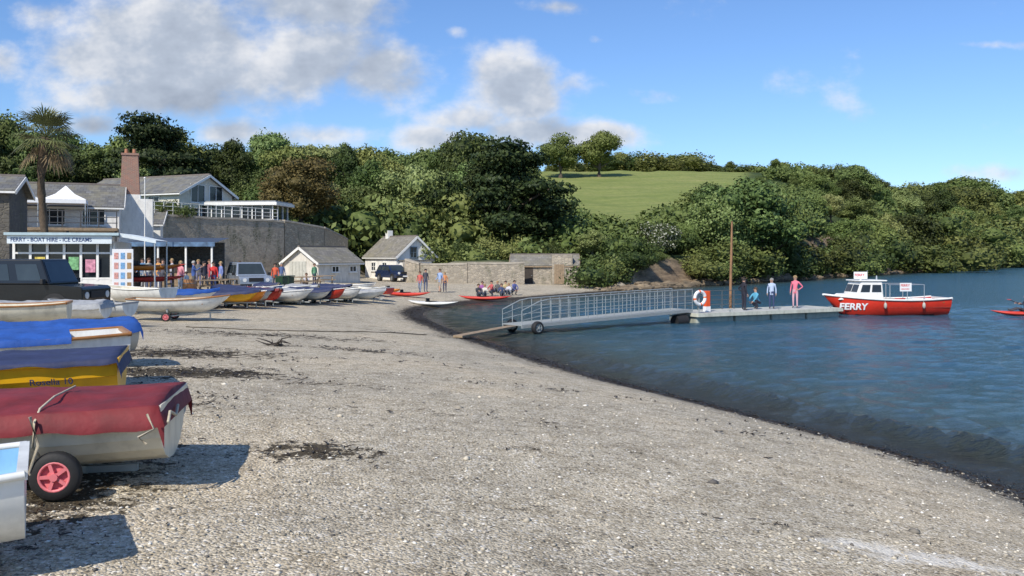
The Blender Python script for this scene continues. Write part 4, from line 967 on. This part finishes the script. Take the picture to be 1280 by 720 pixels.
for gx_ in(2.6,5.2):
    e=thing('gazebo','white pointed canopy gazebo on the balcony','gazebo',hloc(gx_,-4.3,3.55),ha,'white canopy gazebos')
    mb=MB(); w=1.2
    for a,b_ in(((-w,-w*.8),(w,-w*.8)),((w,-w*.8),(w,w*.8)),((w,w*.8),(-w,w*.8)),((-w,w*.8),(-w,-w*.8))):
        mb.add([(a[0],a[1],1.75),(b_[0],b_[1],1.75),(b_[0]*.45,b_[1]*.45,2.1),(0,0,2.65),(a[0]*.45,a[1]*.45,2.1)],[(0,1,2,3,4)]); mb.add([(a[0],a[1],1.5),(b_[0],b_[1],1.5),(b_[0],b_[1],1.75),(a[0],a[1],1.75)],[(0,1,2,3)])
    mb.obj('canopy',whitecloth,e)
    for x in(-w,w):
        for y in(-w*.8,w*.8): mb=MB(); mb.cyl((x*.97,y*.97,0),(x*.97,y*.97,1.7),.03,n=6); mb.obj('post',alu,e)
e=gable('dark stone building with slate roof and hanging eaves','house',(wx(-128,44),43.5,1.2),math.radians(20),5.6,5,5.0,.8,stoned,slate,.3)
window(e,(4.6,-2.51,4.0),0,.7,1.1,1,2); window(e,(4.6,-2.51,1.6),0,.7,1.1,1,2)
e=thing('chimney_stack','tall weathered brick chimney on a white rendered base','chimney',(wx(159,60),60.5,1.3),math.radians(20))
mb=MB(); frustum(mb,-.62,.62,.5,5.9,-.5,.5,.42,8.6); mb.box((0,0,8.66),(1.12,.96,.14)); mb.obj('brickwork',brick,e); mb=MB(); frustum(mb,-.85,.85,.65,-.5,-.66,.66,.52,5.9); mb.box((.95,0,2.6),(1.0,1.1,6)); mb.obj('base',render_white,e,.02)
for x in(-.25,.25): mb=MB(); mb.cyl((x,0,8.73),(x,0,9.05),.13,.11,n=10); mb.obj('chimney_pot',M('terracotta',(.4,.18,.1),.8),e)
e=gable('white rendered wing with slate roof beside chimney','house',(wx(112,62),65.5,1.3),math.radians(16),3.6,5,4.0,1.0,render_white,slate,.2)
window(e,(1.8,-2.51,3.2),0,1.2,1.0,2,1)
kx,ky=wx(22,34),33.7; kz=H(kx+2,ky); ka=math.radians(12)
def kloc(x,y): return (kx+x*math.cos(ka)-y*math.sin(ka),ky+x*math.sin(ka)+y*math.cos(ka),kz)
e=thing('kiosk','white glazed ferry kiosk with blue lettered fascia','kiosk',(kx,ky,kz),ka)
mb=MB(); mb.box((1.8,1.5,.45),(3.6,3.0,.95)); mb.box((3.6,1.5,1.2),(.08,3.0,2.4)); mb.box((1.8,2.96,1.2),(3.6,.08,2.4)); mb.obj('wall',white,e)
mb=MB()
for x in(0.02,.6,1.2,1.8,2.4,3.0,3.5): mb.box((x,.03,1.6),(.09,.09,1.45))
for z in(.96,1.95): mb.box((1.8,.03,z),(3.52,.08,.07))
mb.obj('window_frame',white,e)
mb=MB(); mb.box((1.8,.10,1.6),(3.5,.03,1.4)); mb.obj('pane',glass,e)
mb=MB(); mb.box((1.75,-.35,2.46),(3.7,.06,.30)); mb.obj('fascia',M('pale_fascia',(.68,.75,.78),.5,.05),e)
mb=MB(); mb.box((1.85,1.3,2.68),(4.05,3.6,.1)); mb.obj('roof',M('kiosk_roof_blue',(.42,.54,.58),.6,.15),e)
lettering('FERRY - BOAT HIRE - ICE CREAMS',.205,inkblue,e,lambda a,b_:Vector((.02+a*.93,-.385,2.39+b_)),'fascia_lettering',.02)
random.seed(3)
for i in range(5):
    mb=MB(); mb.box((.35+.6*i,-.03,1.45+.1*(i%2)),(.36,.012,.5),0); mb.obj('poster',M('poster_%s'%['red','yellow','blue','green','pink'][i],[(.6,.1,.08),(.7,.55,.1),(.1,.3,.6),(.2,.45,.2),(.7,.3,.4)][i],.5,.5,9),e)
e=thing('side_awning','pale pitched awning at the side of the kiosk','awning',kloc(3.9,.1),ka)
mb=MB(); mb.add([(0,-.5,2.72),(1.3,-.4,2.45),(1.3,2.4,2.45),(0,2.6,2.72)],[(0,1,2,3)]); mb.add([(0,-.5,2.58),(1.3,-.4,2.33),(1.3,-.4,2.45),(0,-.5,2.72)],[(0,1,2,3)]); mb.obj('canopy',M('awning_cloth',(.70,.76,.77),.8,.12),e)
for y in(-.35,2.3): mb=MB(); mb.cyl((1.25,y,0),(1.25,y,2.45),.03,n=6); mb.obj('post',alu,e)
e=thing('menu_board','white menu board with ice cream pictures','notice board',kloc(4.05,-.6),math.radians(16)); mb=MB(); mb.box((0,0,1.25),(.75,.06,1.7)); mb.obj('panel',signwhite,e,.01)
for s_ in(-.3,.3): mb=MB(); mb.box((s_,.02,.2),(.05,.05,.42)); mb.obj('leg',alu,e)
pm=[M('pic_pink',(.7,.35,.3),.5,.4,15),M('pic_blue',(.2,.4,.65),.5,.4,15),M('pic_brown',(.4,.25,.12),.5,.4,15)]
for i in range(4):
    for j in range(3): mb=MB(); mb.box((-.23+.23*j,-.035,.7+.38*i),(.15,.01,.24)); mb.obj('picture',pm[(i*3+j)%3],e)
cx_,cy_=wx(165,52),52.0; cz=H(cx_,cy_)
e=thing('cafe_shelter','open fronted cafe shelter with dark blue awning roof','cafe',(cx_,cy_,cz),math.radians(4))
mb=MB(); mb.box((2.3,3.0,1.3),(4.6,.2,2.7)); mb.box((-.05,1.5,1.3),(.2,2.7,2.7)); mb.obj('back_wall',stoned,e)
mb=MB(); mb.add([(-.3,-.4,2.6),(4.9,-.4,2.6),(4.9,3.2,2.95),(-.3,3.2,2.95)],[(0,1,2,3)]); mb.obj('awning',M('dark_awning',(.05,.07,.11),.7,.15),e)
mb=MB(); mb.box((2.3,-.43,2.5),(5.2,.04,.26)); mb.obj('valance',M('valance_blue',(.10,.18,.30),.7,.5,3),e)
for x in(0,1.6,3.2,4.7): mb=MB(); mb.box((x,-.3,1.25),(.1,.1,2.5)); mb.obj('post',white,e)
mb=MB(); mb.box((2.4,1.3,.55),(4.0,.6,1.1)); mb.obj('counter',wood,e,.01)
e=thing('flagpole','slim white flagpole beside the chimney','flagpole',(wx(181,50),50.0,H(wx(181,50),50))); mb=MB(); mb.cyl((0,0,0),(0,0,6.2),.04,.025,n=8); mb.sph((0,0,6.25),.06); mb.obj('pole',white,e)
for px,py in((372,360),(388,359),(405,357),(262,368),(276,366)):
    P=hit(px,py); e=thing('picnic_table','weathered timber picnic table with benches','table',P,J(.6)+.4,'picnic tables')
    mb=MB(); mb.box((0,0,.74),(1.7,.7,.05)); mb.obj('top',wood,e,.01)
    for s_ in(1,-1): mb=MB(); mb.box((0,s_*.62,.44),(1.7,.25,.05)); mb.obj('bench',wood,e,.01)
    mb=MB()
    for x in(-.6,.6):
        for s_ in(1,-1): mb.beam((x,s_*.2,.72),(x,s_*.6,0),.05,.09)
        mb.beam((x,-.7,.4),(x,.7,.4),.05,.08)
    mb.obj('leg',wood,e)
P=hit(237,372); e=thing('barrel','wooden barrel with metal hoops','barrel',P); mb=MB(); rs=[.26,.31,.33,.31,.26]; mb.loft([[Vector((r_*math.cos(6.2832*k/16),r_*math.sin(6.2832*k/16),.22*i)) for k in range(16)] for i,r_ in enumerate(rs)],True,True,0,True); mb.obj('staves',varn,e)
for z in(.2,.7): mb=MB(); mb.torus((0,0,z),.315,.012,'Z',20,4); mb.obj('hoop',galv,e)
for px,py in((352,366),(360,365)):
    P=hit(px,py); e=thing('wheelie_bin','dark green wheeled bin','bin',P,J(.4),'wheeled bins'); mb=MB(); frustum(mb,-.22,.22,.25,.06,-.28,.28,.3,.95); mb.obj('tub',M('bin_green',(.02,.06,.03),.5),e,.02); mb=MB(); mb.box((.02,0,1.0),(.62,.64,.07)); mb.obj('lid',M('bin_green',(.02,.06,.03)),e,.02)
pts=[hit(px,py)+Vector((0,0,.02)) for px,py in((232,409),(300,412),(360,414),(420,415),(480,416),(540,419))]
e=thing('mooring_rope','dark rope lying across the beach','rope',pts[0]); mb=MB(); PP=[]
for a,b_ in zip(pts[:-1],pts[1:]):
    for i in range(8): q=a.lerp(b_,i/8); q.z=H(q.x,q.y)+.012; PP.append(q-pts[0]+Vector((0,J(.06),0)))
mb.tube(PP,.017,5); mb.obj('strand',M('dark_rope',(.10,.085,.06),.9),e)
P=hit(342,433); e=thing('driftwood','tangle of dark driftwood sticks on shingle','driftwood',P); mb=MB()
for i in range(8): a=random.random()*6.28; mb.tube([(J(.2),J(.15),.02),(math.cos(a)*.18,math.sin(a)*.12,.05+.13*random.random()),(math.cos(a)*.4,math.sin(a)*.25,.03+.18*random.random())],.012,5,0,[.02,.015,.006])
mb.obj('sticks',darkwood,e)

# ---------------------------------------------------------------- people
def base_pose():
    j={'pel':(0,0,.93),'spi':(0,0,1.12),'che':(0,0,1.33),'nec':(-.005,0,1.47),'hed':(.015,0,1.60),'crn':(.01,0,1.70)}
    for s_,n in((1,'l'),(-1,'r')):
        j.update({'hip'+n:(0,.09*s_,.88),'kne'+n:(.02,.10*s_,.49),'ank'+n:(-.01,.10*s_,.09),'toe'+n:(.14,.12*s_,.04),'sho'+n:(0,.17*s_,1.39),'elb'+n:(-.03,.23*s_,1.12),'wri'+n:(.06,.24*s_,.88),'han'+n:(.08,.24*s_,.80)})
    return j
def pose(name):
    j=base_pose(); u=j.update
    def shift(keys,d):
        for k in keys: j[k]=tuple(a+b for a,b in zip(j[k],d))
    up=['spi','che','nec','hed','crn','shol','shor','elbl','elbr','wril','wrir','hanl','hanr']
    if name=='walk': u({'knel':(.16,.1,.5),'ankl':(.24,.1,.1),'toel':(.38,.11,.08),'kner':(-.02,-.1,.48),'ankr':(-.28,-.1,.16),'toer':(-.18,-.11,.04),'wril':(-.18,.24,.9),'hanl':(-.2,.24,.82),'wrir':(.22,-.24,.95),'hanr':(.27,-.24,.88)})
    if name=='arm': u({'elbr':(.15,-.22,1.22),'wrir':(.34,-.16,1.38),'hanr':(.42,-.14,1.42)})
    if name=='hips': u({'elbl':(-.08,.38,1.15),'wril':(.03,.2,1.0),'hanl':(.08,.13,1.0)})
    if name in('sit','kayak','crouch'):
        dz_={'sit':-.80,'kayak':-.78,'crouch':-.55}[name]; shift(['pel','hipl','hipr']+up,(0,0,dz_))
        if name=='sit': u({'knel':(.36,.14,.42),'kner':(.38,-.12,.40),'ankl':(.58,.12,.09),'ankr':(.6,-.12,.09),'toel':(.72,.13,.06),'toer':(.74,-.13,.06),'wril':(.32,.16,.46),'hanl':(.40,.14,.43),'wrir':(.32,-.16,.45),'hanr':(.40,-.14,.43),'elbl':(.1,.24,.36),'elbr':(.1,-.24,.36)})
        if name=='kayak': u({'knel':(.42,.14,.26),'kner':(.42,-.14,.26),'ankl':(.8,.12,.12),'ankr':(.8,-.12,.12),'toel':(.86,.12,.22),'toer':(.86,-.12,.22),'elbl':(.12,.3,.42),'elbr':(.12,-.3,.42),'wril':(.36,.28,.5),'hanl':(.42,.27,.5),'wrir':(.36,-.28,.5),'hanr':(.42,-.27,.5)})
        if name=='crouch': shift(up,(.12,0,-.04)); shift(['pel','hipl','hipr'],(-.1,0,0)); u({'knel':(.28,.16,.5),'kner':(.26,-.16,.36),'ankl':(.08,.12,.09),'ankr':(-.06,-.12,.12),'toel':(.22,.13,.04),'toer':(.08,-.12,.04),'elbl':(.3,.22,.6),'elbr':(.3,-.22,.6),'wril':(.42,.12,.42),'hanl':(.46,.08,.36),'wrir':(.42,-.12,.42),'hanr':(.46,-.08,.36)})
    return j
RAD={'pel':.15,'spi':.125,'che':.145,'nec':.055,'hed':.098,'crn':.085,'hip':.095,'kne':.062,'ank':.043,'toe':.035,'sho':.06,'elb':.042,'wri':.030,'han':.034}
BON=[('pel','spi','s'),('spi','che','s'),('che','nec','s'),('nec','hed','k'),('hed','crn','k')]+[b for n in 'lr' for b in (('pel','hip'+n,'p'),('hip'+n,'kne'+n,'p'),('kne'+n,'ank'+n,'q'),('ank'+n,'toe'+n,'f'),('che','sho'+n,'s'),('sho'+n,'elb'+n,'s'),('elb'+n,'wri'+n,'a'),('wri'+n,'han'+n,'k'))]
def cloth(c): 
    nm='cloth_'+'_'.join('%02d'%int(x*99) for x in c); return M(nm,c,.85,.12,8)
hairm={'dark':M('hair_dark',(.03,.02,.015),.7),'brown':M('hair_brown',(.10,.055,.03),.7),'fair':M('hair_fair',(.38,.26,.12),.7),'grey':M('hair_grey',(.35,.34,.32),.7)}
def person(loc,rot,ps,shirt,legs,hair,h_,label,cap=None,shorts=False,sleeves=True,longhair=False,slim=1.0,grp=None):
    j=pose(ps); e=thing('person',label,'person',loc,rot,grp); k=h_/1.76; e.scale=(k,k,k)
    names=list(j); me=bpy.data.meshes.new('body'); me.from_pydata([j[n] for n in names],[(names.index(a),names.index(b)) for a,b,_ in BON],[])
    o=bpy.data.objects.new('body',me); col.objects.link(o); md=o.modifiers.new('s','SKIN'); md.use_smooth_shade=True; sb=o.modifiers.new('d','SUBSURF'); sb.levels=1; sb.render_levels=1
    for i,n in enumerate(names):
        r_=RAD[n[:3]]*(slim if n not in('hed','crn') else 1); sv=me.skin_vertices[0].data[i]; sv.radius=(r_*(1.15 if n in('che','spi','pel') else 1),r_*(.85 if n in('che','spi','pel') else 1)); sv.use_root=(n=='pel')
    dg=bpy.context.evaluated_depsgraph_get(); m2=bpy.data.meshes.new_from_object(o.evaluated_get(dg)); bpy.data.objects.remove(o)
    mb=MB(); mb.v=[tuple(v.co) for v in m2.vertices]; mb.f=[list(p_.vertices) for p_ in m2.polygons]
    cen=np.array([p_.center[:] for p_ in m2.polygons]); bd=np.full(len(cen),1e9); tag=np.zeros(len(cen),int); tg={'s':0,'k':1,'p':2,'q':3,'f':4,'a':5}
    for a,b_,t in BON:
        A_=np.array(j[a]);B_=np.array(j[b_]);D_=B_-A_; tt=np.clip(((cen-A_)@D_)/(D_@D_),0,1); rr=RAD[a[:3]]*(1-tt)+RAD[b_[:3]]*tt; ds=np.linalg.norm(cen-A_-tt[:,None]*D_,axis=1)-rr
        if t=='k' and a=='nec': ds=ds+np.where(tt<.25,.05,0)
        q=ds<bd; bd[q]=ds[q]; tag[q]=tg[t]
    mb.m=[int(t) for t in tag]; mb.s=[True]*len(mb.f)
    hd=Vector(j['hed'])+Vector((.0,0,.03))
    mb.cyl(hd+Vector((.085,0,.01)),hd+Vector((.12,0,-.02)),.018,.014,n=6,m=1)
    for s_ in(1,-1):
        mb.sph(hd+Vector((.085,.033*s_,.022)),(.012,.014,.009),6,6,4); mb.sph(hd+Vector((0,.098*s_,0)),(.02,.012,.03),1,6,4)
    mb.box(hd+Vector((.086,0,-.052)),(.012,.045,.010),7)
    for n in 'lr':
        w=Vector(j['wri'+n]);hn=Vector(j['han'+n]);d_=(hn-w).normalized(); sd_=d_.cross(Vector((0,1,0)));
        if sd_.length<.2: sd_=d_.cross(Vector((0,0,1)))
        sd_.normalize(); nn=d_.cross(sd_)
        for q,l in((-.024,.065),(-.008,.078),(.008,.073),(.024,.055)):
            p0=hn+sd_*q+d_*.015; mb.tube([p0,p0+d_*l*.5,p0+d_*l*.9+nn*(.015 if n=='l' else -.015)],.009,5,1,[.010,.009,.007])
        p0=hn-d_*.02+sd_*.03; mb.tube([p0,p0+(d_*.6+sd_).normalized()*.035,p0+(d_+sd_*.6).normalized()*.065],.010,5,1,[.012,.011,.008])
    lm=cloth(legs); sm_=cloth(shirt); shoe=cloth((.06,.05,.05))
    mb.obj('body',[sm_,skin,lm,skin if shorts else lm,shoe,sm_ if sleeves else skin,M('eye_dark',(.02,.02,.02),.3),M('lips',(.35,.12,.1),.6)],e)
    mb=MB(); hm=hairm[hair]; c=hd+Vector((-.012,0,.018)); R=[]
    for i in range(7):
        th=.05+i/6*1.75; R.append([c+Vector((.112*math.sin(th)*math.cos(a)*(1 if math.cos(a)<.4 or th<1.0 else .80),.112*math.sin(th)*math.sin(a),.118*math.cos(th)+(.035 if math.cos(a)>.4 and th>1.2 else 0))) for a in [6.2832*q/14 for q in range(14)]])
    mb.loft(R,True,True,0,True)
    if longhair: mb.tube([c+Vector((-.08,0,.02)),c+Vector((-.11,0,-.1)),c+Vector((-.09,0,-.24))],.05,8,0,[.07,.065,.03])
    mb.obj('hair',hm,e)
    return e
def PP_(px,py,hp,rotd,ps,sh_,lg,hair,label,**kw):
    P=hit(px,py); h_=kw.pop('h',None) or max(1.1,min(1.85,hp*P.y/F)); return person(P,math.radians(rotd),ps,sh_,lg,hair,h_,label,**kw)
person(pont(3.45,-.3),math.radians(20),'hips',(.02,.02,.03),(.02,.02,.035),'dark',1.55,'person in dark jacket and trousers standing on pontoon')
person(pont(4.75,.2),math.radians(-150),'crouch',(.1,.35,.5),(.03,.03,.05),'brown',1.6,'person in light blue top crouching on pontoon')
person(pont(5.5,.0),math.radians(-110),'stand',(.42,.5,.65),(.04,.06,.14),'grey',1.5,'person in pale blue top and navy trousers',sleeves=True)
person(pont(6.95,-.1),math.radians(-120),'hips',(.75,.18,.25),(.6,.36,.40),'fair',1.62,'person in bright pink top and pale trousers',longhair=True,slim=.9)
PP_(525,366,26,-100,'walk',(.55,.12,.1),(.2,.25,.35),'brown','person in red top walking on the beach',h=1.5)
PP_(532,365,26,-60,'stand',(.08,.08,.1),(.1,.12,.2),'dark','person in black top standing on the beach',h=1.65)
PP_(550,366,26,-120,'walk',(.3,.4,.6),(.35,.3,.25),'brown','person in blue shirt walking on the beach',h=1.7,shorts=True)
PP_(556,365,24,-90,'stand',(.6,.25,.1),(.05,.05,.1),'fair','person in orange top standing on the beach',h=1.45)
for i,(px,py,ps,c,r_) in enumerate([(598,371,'sit',(.05,.05,.06),-60),(606,371,'sit',(.6,.58,.5),-110),(616,370,'crouch',(.5,.1,.1),-140),(627,370,'sit',(.05,.07,.15),-80),(636,369,'sit',(.55,.55,.6),-120),(642,369,'crouch',(.1,.12,.3),-60),(603,367,'sit',(.3,.1,.3),-90),(622,366,'sit',(.1,.1,.1),-100),(632,366,'sit',(.5,.4,.2),-70)]):
    PP_(px,py,14,r_,ps,c,(.06,.07,.1),['brown','fair','dark'][i%3],'person sitting on the shingle by the stone wall' if ps=='sit' else 'person crouching on the shingle by the stone wall',h=1.65)
for px,py,hp_,r_,ps,c,l,hr_,lb,kw in [
 (255,366,30,-30,'walk',(.05,.05,.07),(.3,.25,.2),'dark','person in black top walking past the boats',{}),
 (267,366,33,-90,'stand',(.6,.04,.04),(.05,.08,.2),'dark','person in red jacket and blue jeans',{}),
 (242,366,30,20,'arm',(.05,.1,.3),(.1,.1,.1),'grey','person in navy jumper reaching out an arm',{}),
 (226,368,32,-120,'stand',(.65,.25,.28),(.5,.5,.5),'fair','person in pink top and pale trousers',dict(longhair=True)),
 (233,369,26,160,'stand',(.6,.6,.6),(.1,.1,.2),'brown','child in white top beside the barrel',dict(h=1.2)),
 (300,361,26,-80,'stand',(.75,.72,.7),(.2,.2,.3),'brown','person in white shirt beside the parked car',dict(shorts=True,sleeves=False)),
 (344,362,30,-90,'stand',(.65,.12,.06),(.07,.08,.12),'dark','person in red top by the picnic tables',{}),
 (352,360,28,-60,'stand',(.1,.15,.3),(.3,.3,.3),'grey','person in blue jacket by the picnic tables',{}),
 (383,357,22,-100,'sit',(.5,.5,.55),(.1,.1,.15),'brown','person in grey top sitting near picnic table',{}),
 (393,358,22,-40,'stand',(.15,.35,.2),(.1,.1,.15),'brown','person in green top near the picnic tables',{}),
 (276,364,22,-140,'stand',(.2,.25,.5),(.4,.35,.25),'fair','person in blue top near the picnic tables',dict(shorts=True)),
 (204,364,30,-70,'stand',(.1,.1,.12),(.05,.05,.06),'dark','person in dark clothes near the cafe',{}),
 (215,362,30,-140,'arm',(.4,.42,.5),(.1,.1,.2),'fair','person in grey top near the cafe',{}),
 (186,362,30,-40,'stand',(.5,.5,.45),(.1,.12,.2),'brown','person in cream top near the cafe',{}),
 (178,360,30,-100,'walk',(.1,.2,.35),(.3,.3,.3),'dark','person in blue top near the cafe',{}),
 (198,362,30,-100,'stand',(.6,.3,.1),(.1,.12,.2),'brown','person in orange top near the cafe',{}),
 (248,362,30,-60,'stand',(.15,.15,.15),(.2,.2,.3),'fair','person in charcoal top near the cafe',{}),
 (262,360,30,-130,'walk',(.35,.1,.12),(.1,.1,.15),'brown','person in dark red top near the cafe',{})]:
    PP_(px,py,hp_,r_,ps,c,l,hr_,lb,**{**dict(h=1.7),**kw})
kp=Vector((wx(1283,44.5),44.5,-.06)); kayak(kp,math.radians(172),redk,'red kayak being paddled on the river',3.4,0)
person((kp.x,kp.y,kp.z+.18),math.radians(172),'kayak',(.04,.05,.08),(.05,.05,.06),'dark',1.7,'person in dark top paddling a red kayak')
e=thing('paddle','double bladed kayak paddle held across the kayak','paddle',(kp.x-.40,kp.y-.05,.62),math.radians(82)); mb=MB(); mb.cyl((-1.05,0,-.1),(1.05,0,.1),.016,n=6); mb.obj('shaft',black,e)
for s_ in(1,-1): mb=MB(); mb.sph((s_*1.2,0,s_*.12),(.22,.09,.02),0,10,6); mb.obj('blade',redk,e)

# ---------------------------------------------------------------- sky, sun, camera
sunv=Vector((-.48,-.88,0)).normalized(); el=math.radians(43)
w=bpy.data.worlds.new('World'); scene.world=w; w.use_nodes=True; nt=w.node_tree; nt.nodes.clear()
out=N(nt,'ShaderNodeOutputWorld'); bg=N(nt,'ShaderNodeBackground'); sky=N(nt,'ShaderNodeTexSky',sky_type='NISHITA')
sky.sun_disc=False; sky.sun_elevation=el; sky.sun_rotation=math.atan2(sunv.x,sunv.y)%(2*math.pi); sky.air_density=1.0; sky.dust_density=.3; sky.ozone_density=2.5
skc=mix(nt,1.0,sky.outputs[0],(.76,.95,1.22),'MULTIPLY')
nt.links.new(skc,bg.inputs[0]); bg.inputs[1].default_value=.13
tc=N(nt,'ShaderNodeTexCoord').outputs['Generated']; sp=N(nt,'ShaderNodeSeparateXYZ'); nt.links.new(tc,sp.inputs[0])
yy=math_(nt,'MAXIMUM',sp.outputs[1],.03); u=math_(nt,'DIVIDE',sp.outputs[0],yy); v=math_(nt,'DIVIDE',sp.outputs[2],yy)
cv=N(nt,'ShaderNodeCombineXYZ'); nt.links.new(u,cv.inputs[0]); nt.links.new(math_(nt,'MULTIPLY',v,1.35),cv.inputs[1])
n1=noise(nt,cv.outputs[0],6.0,7,.58); 
cv2=N(nt,'ShaderNodeVectorMath',operation='ADD'); nt.links.new(cv.outputs[0],cv2.inputs[0]); cv2.inputs[1].default_value=(-.022,.04,0)
n2=noise(nt,cv2.outputs[0],6.0,5,.58)
tot=None
for px,py,rx,ry,a in [(240,50,190,85,.62),(380,80,130,65,.62),(470,95,90,55,.60),(100,70,70,50,.45),(200,120,130,40,.48),(340,10,190,50,.50),(60,20,80,30,.36),(-2,76,40,30,.52),(640,110,75,60,.56),(590,150,80,30,.5),(710,105,50,26,.36),(545,172,90,22,.50),(650,165,110,26,.52),(750,168,85,22,.50),(825,120,50,16,.42),(410,168,120,20,.44),(125,158,40,18,.5),(700,8,50,14,.42),(295,166,50,22,.5),(565,38,26,12,.34),(745,50,16,9,.3),(1240,56,80,6,.24),(1240,215,90,12,.26),(-300,60,200,90,.5)]:
    du=math_(nt,'DIVIDE',math_(nt,'SUBTRACT',u,(px-640)/F),rx/F); dv_=math_(nt,'DIVIDE',math_(nt,'SUBTRACT',v,(320-py)/F),ry/F)
    r2=math_(nt,'ADD',math_(nt,'MULTIPLY',du,du),math_(nt,'MULTIPLY',dv_,dv_)); g_=math_(nt,'MULTIPLY',math_(nt,'EXPONENT',math_(nt,'MULTIPLY',r2,-1.0)),a)
    tot=g_ if tot is None else math_(nt,'MAXIMUM',tot,g_)
den=math_(nt,'ADD',math_(nt,'MULTIPLY',math_(nt,'SUBTRACT',n1,.5),1.7),tot)
mk=mr_(nt,den,.12,.50,0,.95,True)
sh=math_(nt,'SUBTRACT',n2,n1)
lt=mr_(nt,math_(nt,'ADD',math_(nt,'MULTIPLY',sh,-2.6),math_(nt,'MULTIPLY',math_(nt,'SUBTRACT',.56,den),.7)),-.34,.34)
cc=ramp(nt,lt,[(0,(.36,.41,.50)),(.5,(.50,.56,.66)),(1,(.84,.85,.88))])
bg2=N(nt,'ShaderNodeBackground'); nt.links.new(cc,bg2.inputs[0]); bg2.inputs[1].default_value=1.0
ms=N(nt,'ShaderNodeMixShader'); nt.links.new(mk,ms.inputs[0]); nt.links.new(bg.outputs[0],ms.inputs[1]); nt.links.new(bg2.outputs[0],ms.inputs[2]); nt.links.new(ms.outputs[0],out.inputs[0])
ld=bpy.data.lights.new('sun','SUN'); ld.energy=4.8; ld.angle=math.radians(.5); ld.color=(1,.93,.81); lo=bpy.data.objects.new('sun',ld); col.objects.link(lo)
sd3=Vector((sunv.x*math.cos(el),sunv.y*math.cos(el),math.sin(el))); lo.rotation_euler=sd3.to_track_quat('Z','Y').to_euler(); lo.location=(0,0,50)
cam=bpy.data.cameras.new('camera'); co=bpy.data.objects.new('camera',cam); col.objects.link(co); co.location=(0,0,EYE); co.rotation_euler=(math.radians(90),0,0)
cam.sensor_width=36; cam.lens=36*F/1280; cam.shift_y=-40/1280; cam.clip_end=5000; cam.clip_start=.05; scene.camera=co
scene.view_settings.view_transform='Standard'; scene.view_settings.look='None'; scene.view_settings.exposure=0
print('TREES',tree_count)
